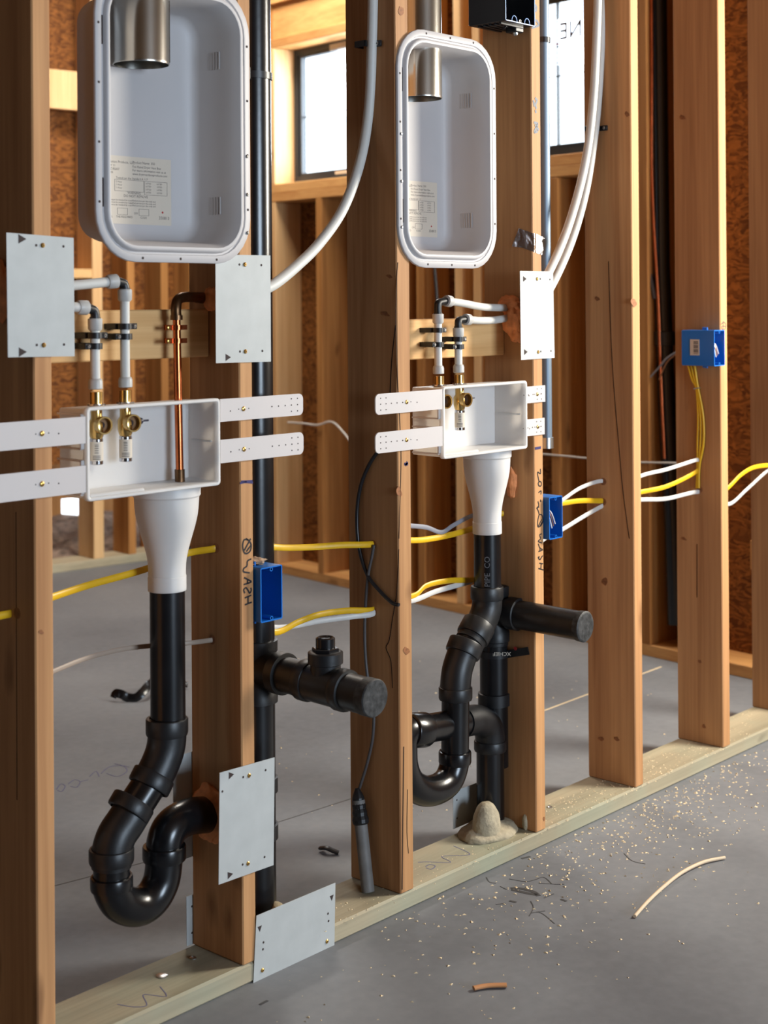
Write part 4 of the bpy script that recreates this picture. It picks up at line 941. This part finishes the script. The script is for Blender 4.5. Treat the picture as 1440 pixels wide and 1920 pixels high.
cable('water_tube', 'rear one of the paired white tubes curving down past the fifth near stud', [onY(1131, -300, .078), onY(1131, -60, .078), onY(1127, 80, .078), onY(1120, 200, .078), onY(1108, 300, .076), onY(1094, 375, .072), onY(1072, 450, .065), onY(1042, 520, .055), onY(1008, 580, .045)], .0095, 'pex', 'water tube', seg=16)
def stud_clamp(px, py, X, label, yoff=.0):
    P = onX(px, py, X); t = thing('pipe_clamp', label, 'clamp', P)
    mb = MB(); mb.box(X - .026, X - .0015, P.y - .013, P.y - .010, P.z - .006, P.z + .006, .001).box(X - .026, X - .0015, P.y + .012, P.y + .015, P.z - .006, P.z + .006, .001).box(X - .026, X - .022, P.y - .013, P.y + .015, P.z - .006, P.z + .006, .001)
    mb.box(X - .005, X - .0005, P.y - .034, P.y - .010, P.z - .006, P.z + .006, .001); mb.build('strap', 'abs_matt', t)
    screw(t, (X - .0052, P.y - .026, P.z), (-1, 0, 0), .0036, 'zinc', 'nail_head')
stud_clamp(692, 85, 2.1135, 'black clamp holding the single curved tube high on the third near stud')
stud_clamp(1117, 242, 2.9315, 'black clamp holding the paired curved tubes on the fifth near stud')

# ------------------------------------------------------------------ electrical boxes
def ebox(x0, x1, z0, z1, dp, m, label, yf=-.013, wires=True, sideface=None):
    t = thing('electrical_box', label, 'electrical box', ((x0 + x1) / 2, 0, z0)); w_ = .0022
    mb = MB(); r = .003
    def ring(i, y): return rr(x0 + i, x1 - i, z0 + i, z1 - i, max(r - i, .0012), y, 3)
    mb.loft([ring(.002, dp), ring(0, dp - .002), ring(0, yf), ring(w_, yf), ring(w_ + .001, dp - .004)], True, True); mb.build('box_shell', m, t, smooth=30)
    h = MB(); xc = (x0 + x1) / 2
    for z, s in ((z0 + .0035, 1), (z1 - .0035, -1)): h.lathe((xc, yf + .0, z + s * .0015), (0, 1, 0), [(.002, 0), (.0036, 0), (.0036, .02), (.002, .02)], 12, False, False)
    h.build('screw_boss', m, t)
    lg = MB()
    for k in range(3): lg.box(xc - .016 + k * .010, xc - .012 + k * .010, .012 + .010 * k, .018 + .01 * k, z1 - .0005, z1 + .007, .001)
    for k in range(3): lg.box(xc - .016 + k * .010, xc - .012 + k * .010, .012 + .010 * k, .018 + .01 * k, z0 - .006, z0 + .0005, .001)
    lg.build('cable_clips', m, t, smooth=0)
    if wires:
        for k in range(3):
            MB().tube(smooth_path([(xc - .006 + k * .004, dp - .01, z0 + .035 + k * .004), (xc - .008 + k * .003, .02, z1 - .025), (xc - .012 + k * .006, .0, (z0 + z1) / 2 + .01), (xc - .004 + k * .006, yf + .008, z0 + .022 + .004 * k)], 5), .0014, 8).build('wire_end', ('wcable', 'copperwire', 'wcable')[k], t)
    return t
e1_ = ebox(1.7445, 1.796, .6105, .704, .062, 'blue', 'blue electrical box on the second near stud, low beside the first stack pipe', wires=False)
tag(blob(1.768, .03, .708, .02, .018, .006, .5, seed=40).build('dust_clump', 'mud'), 'clump of wood dust on top of the lowest blue electrical box', 'debris')
ebox(2.583, 2.6315, .649, .739, .062, 'blue', 'blue electrical box with white wire ends on the fourth near stud')
e3_ = ebox(3.282, 3.3345, .992, 1.081, .080, 'blue', 'highest blue electrical box, with a barcode sticker, on the sixth near stud')
s = MB().box(3.2808, 3.2817, .028, .054, 1.018, 1.058); s = s.build('barcode_sticker', 'sticker', e3_, smooth=0)
p = MB()
for k in range(9): p.box(3.2804, 3.2809, .031, .044, 1.022 + k * .0036, 1.022 + k * .0036 + (.0022 if k % 3 else .0012))
p.build('barcode', 'print', s, smooth=0)
bb = ebox(2.442, 2.5440, onY(975, 44, -.013).z, onY(975, 44, -.013).z + .16, .085, 'blackbox', 'black electrical box at the top of the fourth near stud', wires=False)
zb = onY(975, 44, -.013).z
mb = MB(); w_ = .0016   # rim with two screw bosses, its blue edge glint painted in
mb.box(2.442, 2.4436, -.0138, -.0128, zb, zb + .16).box(2.442, 2.544, -.0138, -.0128, zb, zb + w_).box(2.5424, 2.544, -.0138, -.0128, zb, zb + .16)
for xc in (2.472, 2.516):
    pts = [(xc + .009 * math.cos(a), -.0133, zb + .0015 + .012 * math.sin(a)) for a in [math.pi * k / 8 for k in range(9)]]
    mb.tube(pts, .0009, 6)
mb.build('rim', plain('blue_glint_rim', srgb(70, 130, 200), .35), bb)
mb = MB()
for k in range(5): mb.box(2.452 + .0, 2.53, .006 + k * .014, .012 + k * .014, zb - .004, zb + .001, .001)
mb.build('bottom_ribs', 'blackbox', bb, smooth=0)
P = onY(966, 50, .02); mb = MB(); mb.box(P.x - .014, P.x + .014, .008, .036, zb - .012, zb, .002); mb.build('cable_connector', 'abs_matt', bb, smooth=0)
MB().lathe((P.x, .02, zb - .018), (0, 0, 1), [(.004, 0), (.006, .003), (.006, .008)], 10).build('connector_tip', 'zinc', bb)

# ------------------------------------------------------------------ cables
cr = .0048; fl = (1.25, .5); FY = 'yellow'
def pts(l, Y=.06): return [onY(p[0], p[1], p[2] if len(p) > 2 else Y) for p in l]
H2, H3, H5, H6 = SX[2][0], SX[3][0], SX[5][0], SX[6][0]
def run(name, label, items, r, m):
    """items: (px, py, Y) seen points, or ('w', X, Y, Z) hidden points inside or behind things"""
    P_ = [V(q[1:]) if q[0] == 'w' else onY(*q) for q in items]; return cable(name, label, P_, r, m, flat=fl)
run('power_cable', 'upper yellow cable running from the left stud through to the fifth near stud',
    [(-30, 1160, .064), (34, 1147, .064), (70, 1130, .08), (103, 1118, .10), (170, 1096, .11), (270, 1068, .11), (350, 1038, .10), (405, 1028, .064), ('w', 1.735, .105, .735), ('w', 1.80, .113, .732), (516, 1026, .113), (580, 1026, .10), (640, 1022, .08), (701, 1020, .064), ('w', 2.15, .085, .696),
     (775, 1013, .10), (820, 1008, .108), (870, 996, .108), (930, 975, .108), ('w', 2.52, .10, .70), ('w', 2.58, .075, .70), (1054, 944, .075), (1090, 939, .08), (1131, 939, .085), ('w', 2.965, .08, .69), (1200, 923, .07), (1250, 912, .064), (1300, 888, .064), (1318, 872, .06)], cr, FY)
run('power_cable', 'lower yellow cable between the first stack pipe and the fourth near stud',
    [('w', 1.80, .117, .590), (512, 1186, .117), (560, 1166, .11), (600, 1152, .09), (650, 1145, .075), (701, 1143, .064), ('w', 2.15, .085, .580), (773, 1118, .10), (800, 1098, .108), (840, 1089, .108), (890, 1086, .110), ('w', 2.52, .115, .58)], cr, FY)
run('power_cable', 'lower white cable just under the lower yellow one',
    [('w', 1.80, .122, .600), (512, 1177, .122), (600, 1164, .10), (660, 1156, .075), (701, 1150, .060), ('w', 2.15, .085, .570), (773, 1126, .10), (820, 1108, .108), (885, 1090, .112)], cr * .9, 'wcable')
run('power_cable', 'white cable passing below the second blue box to the sixth near stud and beyond',
    [(1000, 1030, .06), (1024, 1008, .065), (1054, 993, .07), (1095, 968, .08), (1131, 948, .085), ('w', 2.965, .08, .68), (1200, 937, .07), (1250, 935, .064), (1312, 922, .064), (1340, 935, .07), (1368, 945, .07), (1400, 918, .07), (1440, 882, .07), (1475, 860, .07)], cr * .9, 'wcable')
run('power_cable', 'grey-white cable crossing at knee height behind the first drain pipe',
    [(40, 1285, .07), (105, 1257, .09), (160, 1235, .104), (220, 1219, .11), (280, 1211, .11), (350, 1206, .10), (398, 1200, .073), (430, 1196, .073)], cr * .68, 'tcable')
run('power_cable', 'grey cable above the upper yellow one, passing the second funnel',
    [(745, 985, .09), (771, 986, .10), (800, 989, .108), (828, 998, .108), (850, 985, .108), (885, 967, .108), (940, 950, .11)], cr * .8, 'gcable')
run('power_cable', 'topmost grey-white cable between the second blue box and the sixth near stud',
    [(1030, 952, .06), (1054, 938, .07), (1090, 914, .08), (1132, 902, .085), ('w', 2.965, .08, .705), (1200, 893, .07), (1250, 880, .064), (1300, 864, .06), (1310, 862, .06)], cr * .8, 'wcable')
cable('power_cable', 'yellow cable right of the sixth near stud leaving the frame', pts([(1330, 945), (1366, 914), (1390, 890), (1415, 876), (1450, 872), (1480, 872)]), cr, FY, flat=fl)
for k, (dx, l) in enumerate(((0, 'leftmost'), (5, 'middle'), (10, 'rightmost'))):
    X = 3.3355 - .005
    cable('power_cable', l + ' of the yellow cables dropping from the highest blue box', [onX(1290 + dx * 1.2, 684, X), onX(1298 + dx * .8, 712, X), onX(1306 + dx * .3, 730, X), onX(1309 + dx * .9, 780, X), onX(1308 + dx * 1.1, 830, X), onX(1308 + dx * .3, 875, X), onX(1306 + dx * .4, 915, X)], .0034, FY, 'cable', flat=(1, 1), group='yellow cables dropping from the highest blue box')
tag(MB().tube([onX(1301, 729, 3.326), onX(1313, 727, 3.326)], .0016, 6).build('cable_staple', 'zinc'), 'thin staple holding the yellow cables to the sixth near stud', 'staple')
# drilled holes round cables
def drilled(i, px, py, r=.0085):
    P = onX(px, py, SX[i][0] - .0003); MB().lathe(P, (-1, 0, 0), [(r, 0), (r, .0003)], 18).build('drilled_hole', 'knot', ST[i])
for i, x, y in ((1, 32, 1150), (2, 405, 1028), (2, 398, 1199), (3, 700, 1021), (3, 700, 1146), (5, 1131, 903), (5, 1131, 941), (6, 1299, 865), (6, 1312, 918)): drilled(i, x, y)
# black loop and grey cable on stud 3
X = SX[3][0] - .006
cable('black_cable', 'black cable looping over the side of the third near stud', [onX(712, 842, X), onX(694, 868, X), onX(678, 905, X), onX(670, 950, X), onX(670, 1000, X), onX(676, 1040, X), onX(690, 1080, X), onX(712, 1108, X), onX(735, 1130, X), onX(748, 1134, X)], .0036, 'blackcable')
cable('grey_cable', 'dark grey cable hanging down the side of the third near stud to the taped conduit', [onX(701, 1022, X), onX(697, 1045, X), onX(690, 1080, X), onX(685, 1140, X), onX(684, 1200, X), onX(688, 1260, X), onX(700, 1330, X), onX(700, 1370, X), onX(696, 1400, X), onX(686, 1440, X), onX(674, 1478, X)], .0030, 'dgrey')
t = thing('conduit_stub', 'grey conduit stub with torn black tape leaning against the third near stud', 'conduit', onZ(688, 1668, PT))
a = onY(690, 1662, .055); a.z = PT + .001; b_ = onX(672, 1500, X - .012); MB().tube([a, b_], .0125, 20).build('conduit', 'conduit', t)
mb = MB(); d = (b_ - a).normalized(); L0 = (b_ - a).length; prof = [(.0135, L0 - .045)]
for k in range(9): prof.append((.0155 - .0007 * k + .0014 * (k % 2), L0 - .042 + .0065 * k))
prof.append((.004, L0 + .022)); mb.lathe(a, d, prof, 14); mb.build('black_tape', 'abs_matt', t, smooth=20)
# foil tape
t = MB(); q = [onX(958, 470, SX[4][0] - .001), onX(972, 428, SX[4][0] - .001), onY(1003, 436, -.0012), onY(1003, 474, -.0012)]
fo = MB(); fo.prism([onX(960, 462, SX[4][0] - .0008), onX(973, 428, SX[4][0] - .0008), onX(1002, 438, SX[4][0] - .0008), onX(1002, 473, SX[4][0] - .0008), onX(978, 464, SX[4][0] - .0008)], (-.0006, 0, 0))
fo.prism([onY(1004, 438, -.0008), onY(1016, 444, -.0008), onY(1021, 447, -.0008), onY(1015, 450, -.0008), onY(1018, 468, -.0008), onY(1016, 478, -.0008), onY(1004, 473, -.0008)], (0, -.0006, 0))
tag(fo.build('foil_tape', 'foil', smooth=0), 'crumpled silver foil tape wrapped on the fourth near stud', 'tape')
# far pipes in the bay between the fifth and sixth studs
P = V(sw((.70, -.03, 0)))
def far_px(x, y, off):   # point on the plane a bit in front of the side wall
    P0 = sw((0, off, 0)); r = ray(x, y); return V(CAM) + r * ((P0 - V(CAM)).dot(SN) / r.dot(SN))
t = thing('far_pipe', 'tall leaning black pipe far behind, between the fifth and sixth near studs', 'pipe', far_px(1262, 985, .05))
MB().tube([far_px(1231, -300, .05), far_px(1236, 200, .05), far_px(1240, 500, .05), far_px(1250, 750, .05), far_px(1262, 985, .05), far_px(1268, 1170, .05)], .0285, 24).build('pipe', 'abs', t)
MB().tube([far_px(1246, 560, .05), far_px(1222, 585, .05), far_px(1198, 582, .04)], .012, 16).build('branch', 'abs_matt', t)
MB().lathe(far_px(1246, 648, .05), (0, 0, 1), [(.029, 0), (.034, .002), (.034, .045), (.029, .047)], 24, False, False).build('coupling', 'abs_matt', t)
cable('copper_pipe', 'thin copper pipe far behind, left of the tall leaning black pipe', [far_px(1219, -300, .02), far_px(1222, 100, .02), far_px(1222, 300, .02), far_px(1226, 420, .02), far_px(1234, 560, .02), far_px(1239, 700, .02), far_px(1246, 860, .02)], .0055, 'copper', 'pipe')
cable('far_cable', 'dark cable far behind, left of the thin copper pipe', [far_px(1206, -300, .02), far_px(1207, 150, .02), far_px(1208, 350, .02), far_px(1214, 480, .02), far_px(1228, 560, .02)], .008, 'dgrey')
cable('far_cable', 'thin pale cable curling from the far black pipe to the fifth near stud', [far_px(1196, 745, .01), far_px(1215, 712, .01), far_px(1235, 690, .01), far_px(1250, 672, .01), far_px(1268, 660, .01)], .003, 'gcable')
cable('copper_wire', 'bare copper wire end left of the far black pipe', [far_px(1268, 664, .0), far_px(1250, 680, .0), far_px(1236, 712, .0)], .002, 'copperwire', 'wire')
cable('far_cable', 'thin pale cable crossing the far wall between the fourth and fifth near studs', [far_px(1000, 850, .0), far_px(1060, 855, .0), far_px(1110, 860, .0), far_px(1180, 866, 0), far_px(1270, 868, .0)], .003, 'wcable')
cable('far_cable', 'thin pale cable on the far wall behind the white arms', [far_px(540, 792, -.01), far_px(570, 794, -.01), far_px(595, 797, -.01), far_px(622, 791, -.01), far_px(645, 812, -.01), far_px(664, 838, -.01), far_px(690, 870, -.01)], .004, 'wcable')
cable('far_cable', 'black cable on the far wall seen below the second vent box', [far_px(808, 380, -.01), far_px(812, 470, -.01), far_px(817, 530, -.01), far_px(822, 600, -.01)], .007, 'blackcable')

# ------------------------------------------------------------------ things on the plate and floor
def flat_marks(strokes, wpx, m, name, label=None, cat=None, parent=None, Z=.0002):
    mb = MB()
    for s in strokes:
        P_ = [onZ(x, y, Z) for x, y in s]
        if len(P_) > 2: P_ = smooth_path(P_, 4)
        mb.ribbon(P_, wpx * depth(P_[0]) / FPX, (0, 0, 1), .0003)
    return mb.build(name, m, parent, smooth=0)
flat_marks([[(220, 1883), (250, 1888), (275, 1885), (268, 1866), (285, 1866), (312, 1868), (300, 1850)]], 2.2, 'pencil', 'chalk_mark', parent=bp_, Z=PT)
flat_marks([[(784, 1617), (800, 1616), (845, 1617), (828, 1606), (870, 1604), (880, 1600), (850, 1586)]], 1.8, 'pencil', 'chalk_mark', parent=bp_, Z=PT)
flat_marks([[(798, 1625), (806, 1621), (816, 1624), (808, 1630), (799, 1627)]], 2.0, 'pencil', 'chalk_mark', parent=bp_, Z=PT)
flat_marks([[(106, 1480), (114, 1470), (122, 1474), (116, 1484), (108, 1482)], [(128, 1470), (140, 1462), (150, 1466), (144, 1476), (132, 1474)], [(150, 1466), (165, 1462)],
            [(168, 1456), (180, 1446), (186, 1456)], [(190, 1450), (205, 1438), (230, 1436), (238, 1446), (220, 1456), (200, 1450)], [(215, 1432), (242, 1438)]], 2.0, 'pencil', 'chalk_writing', parent=floor)
def nailhead(px, py, label, r=.006):
    P = onZ(px, py, PT); o = MB().lathe(P, (0, 0, 1), [(r, 0), (r, .0015), (r * .6, .003)], 14).build('nail_head', 'zinc', bp_)
nailhead(304, 1830, 'large nail head in the bottom board left of the second near stud', .010)
nailhead(362, 1797, 'nail head in the bottom board at the foot of the second near stud')
nailhead(1031, 1514, 'dark nail head in the bottom board right of the fourth near stud')
# wire scraps
cable('wire_scrap', 'long stripped cable scrap on the floor at lower right', [onZ(1190, 1718, .004), onZ(1215, 1690, .005), onZ(1245, 1662, .006), (onZ(1280, 1635, .008)), onZ(1320, 1616, .006), onZ(1359, 1608, .004)], .0034, plain('tan_sheath', srgb(214, 190, 160), .6), 'wire scrap')
cable('wire_scrap', 'short tan cable scrap on the floor at the bottom centre', [onZ(888, 1853, .0045), onZ(915, 1848, .0045), onZ(950, 1847, .0045)], .0042, plain('brown_sheath', srgb(190, 132, 84), .6), 'wire scrap', flat=(.8, 1.3))
cable('plastic_strip', 'curled black plastic strip on the floor behind the first drain pipe', [onZ(212, 1308, .010), onZ(216, 1300, .022), onZ(228, 1302, .022), onZ(240, 1308, .012), onZ(255, 1308, .012), onZ(268, 1297, .026), onZ(282, 1282, .04), onZ(300, 1276, .03), onZ(352, 1284, .012)], .012, 'abs', 'plastic strip', flat=(.25, 1.1))
cable('plastic_scrap', 'black plastic scrap on the floor left of the third near stud', [onZ(602, 1590, .006), onZ(612, 1590, .012), onZ(624, 1595, .008), onZ(635, 1599, .004)], .006, 'abs_matt', 'plastic scrap', flat=(.7, 1.2))
flat_marks([[(958, 1666), (975, 1666), (1000, 1672), (1010, 1680)], [(960, 1668), (985, 1674), (1008, 1678)]], 9, 'smear', 'dark_smear', parent=floor)
flat_marks([[(912, 1645), (918, 1654), (930, 1656)], [(938, 1662), (950, 1668)], [(955, 1648), (985, 1653), (1002, 1650), (1020, 1645), (1035, 1658)], [(1010, 1656), (1040, 1658), (1058, 1658)],
            [(995, 1690), (1000, 1702), (992, 1718)], [(996, 1712), (1015, 1712), (1040, 1732)], [(930, 1696), (948, 1694)], [(1005, 1710), (1022, 1708)], [(1020, 1684), (1038, 1676)],
            [(1170, 1600), (1185, 1614), (1210, 1620)]], 2.0, 'smear', 'thin_marks', parent=floor)
flat_marks([[(955, 1689), (968, 1692)], [(1052, 1686), (1062, 1690)], [(978, 1610), (994, 1606)], [(487, 1884), (502, 1876)]], 6, 'smear', 'dark_smear', parent=floor)
# sawdust, nobody could count it
def chips(n, region, Z, label, smin=.0008, smax=.0028, m='chip'):
    mb = MB()
    for _ in range(n):
        x, y, s = region(); P = onZ(x, y, Z); a = random.random() * 6.28; l = random.uniform(smin, smax) * s
        u = Vector((math.cos(a), math.sin(a), 0)); v = Vector((-math.sin(a), math.cos(a), 0)); ww = random.uniform(.4, .9); h = random.uniform(.3, .7) * l
        if not (-.5 < P.x < 4.0): continue
        mb.add([P + u * l, P - u * l * .6 + v * l * ww, P - u * l * .6 - v * l * ww, P + Vector((0, 0, h)) + u * l * .3], [(0, 1, 3), (1, 2, 3), (2, 0, 3), (0, 2, 1)])
    return tag(mb.build('sawdust', m, smooth=0), label, 'sawdust', kind='stuff')
def edge_y(x): return 1905.5 - .468 * (x - 340)      # front foot of the bottom plate
def reg_floor():
    x = min(1500, random.gauss(1230, 190)); return x, edge_y(x) + 4 + abs(random.gauss(0, 75)), 1.0
def reg_wide():
    x = random.uniform(480, 1440); return x, edge_y(x) + random.uniform(5, 330), .9
def reg_plate():
    i = random.random(); x = random.uniform(1030, 1410) if i < .8 else random.uniform(600, 1030); yb = edge_y(x) - 24 - random.uniform(0, 52); return x, yb, .8
chips(900, reg_floor, .0002, 'pale sawdust scattered on the floor in front of the fifth near stud', .0013, .0050)
chips(170, reg_wide, .0002, 'sparse wood crumbs over the open foreground floor', .0012, .0050)
chips(700, reg_plate, PT, 'pale sawdust lying on the bottom board', .001, .0036)
def reg_back():
    return random.uniform(520, 1340), random.uniform(1230, 1530), 1.0
chips(150, reg_back, .0002, 'wood crumbs on the floor behind the near studs', .0015, .005)
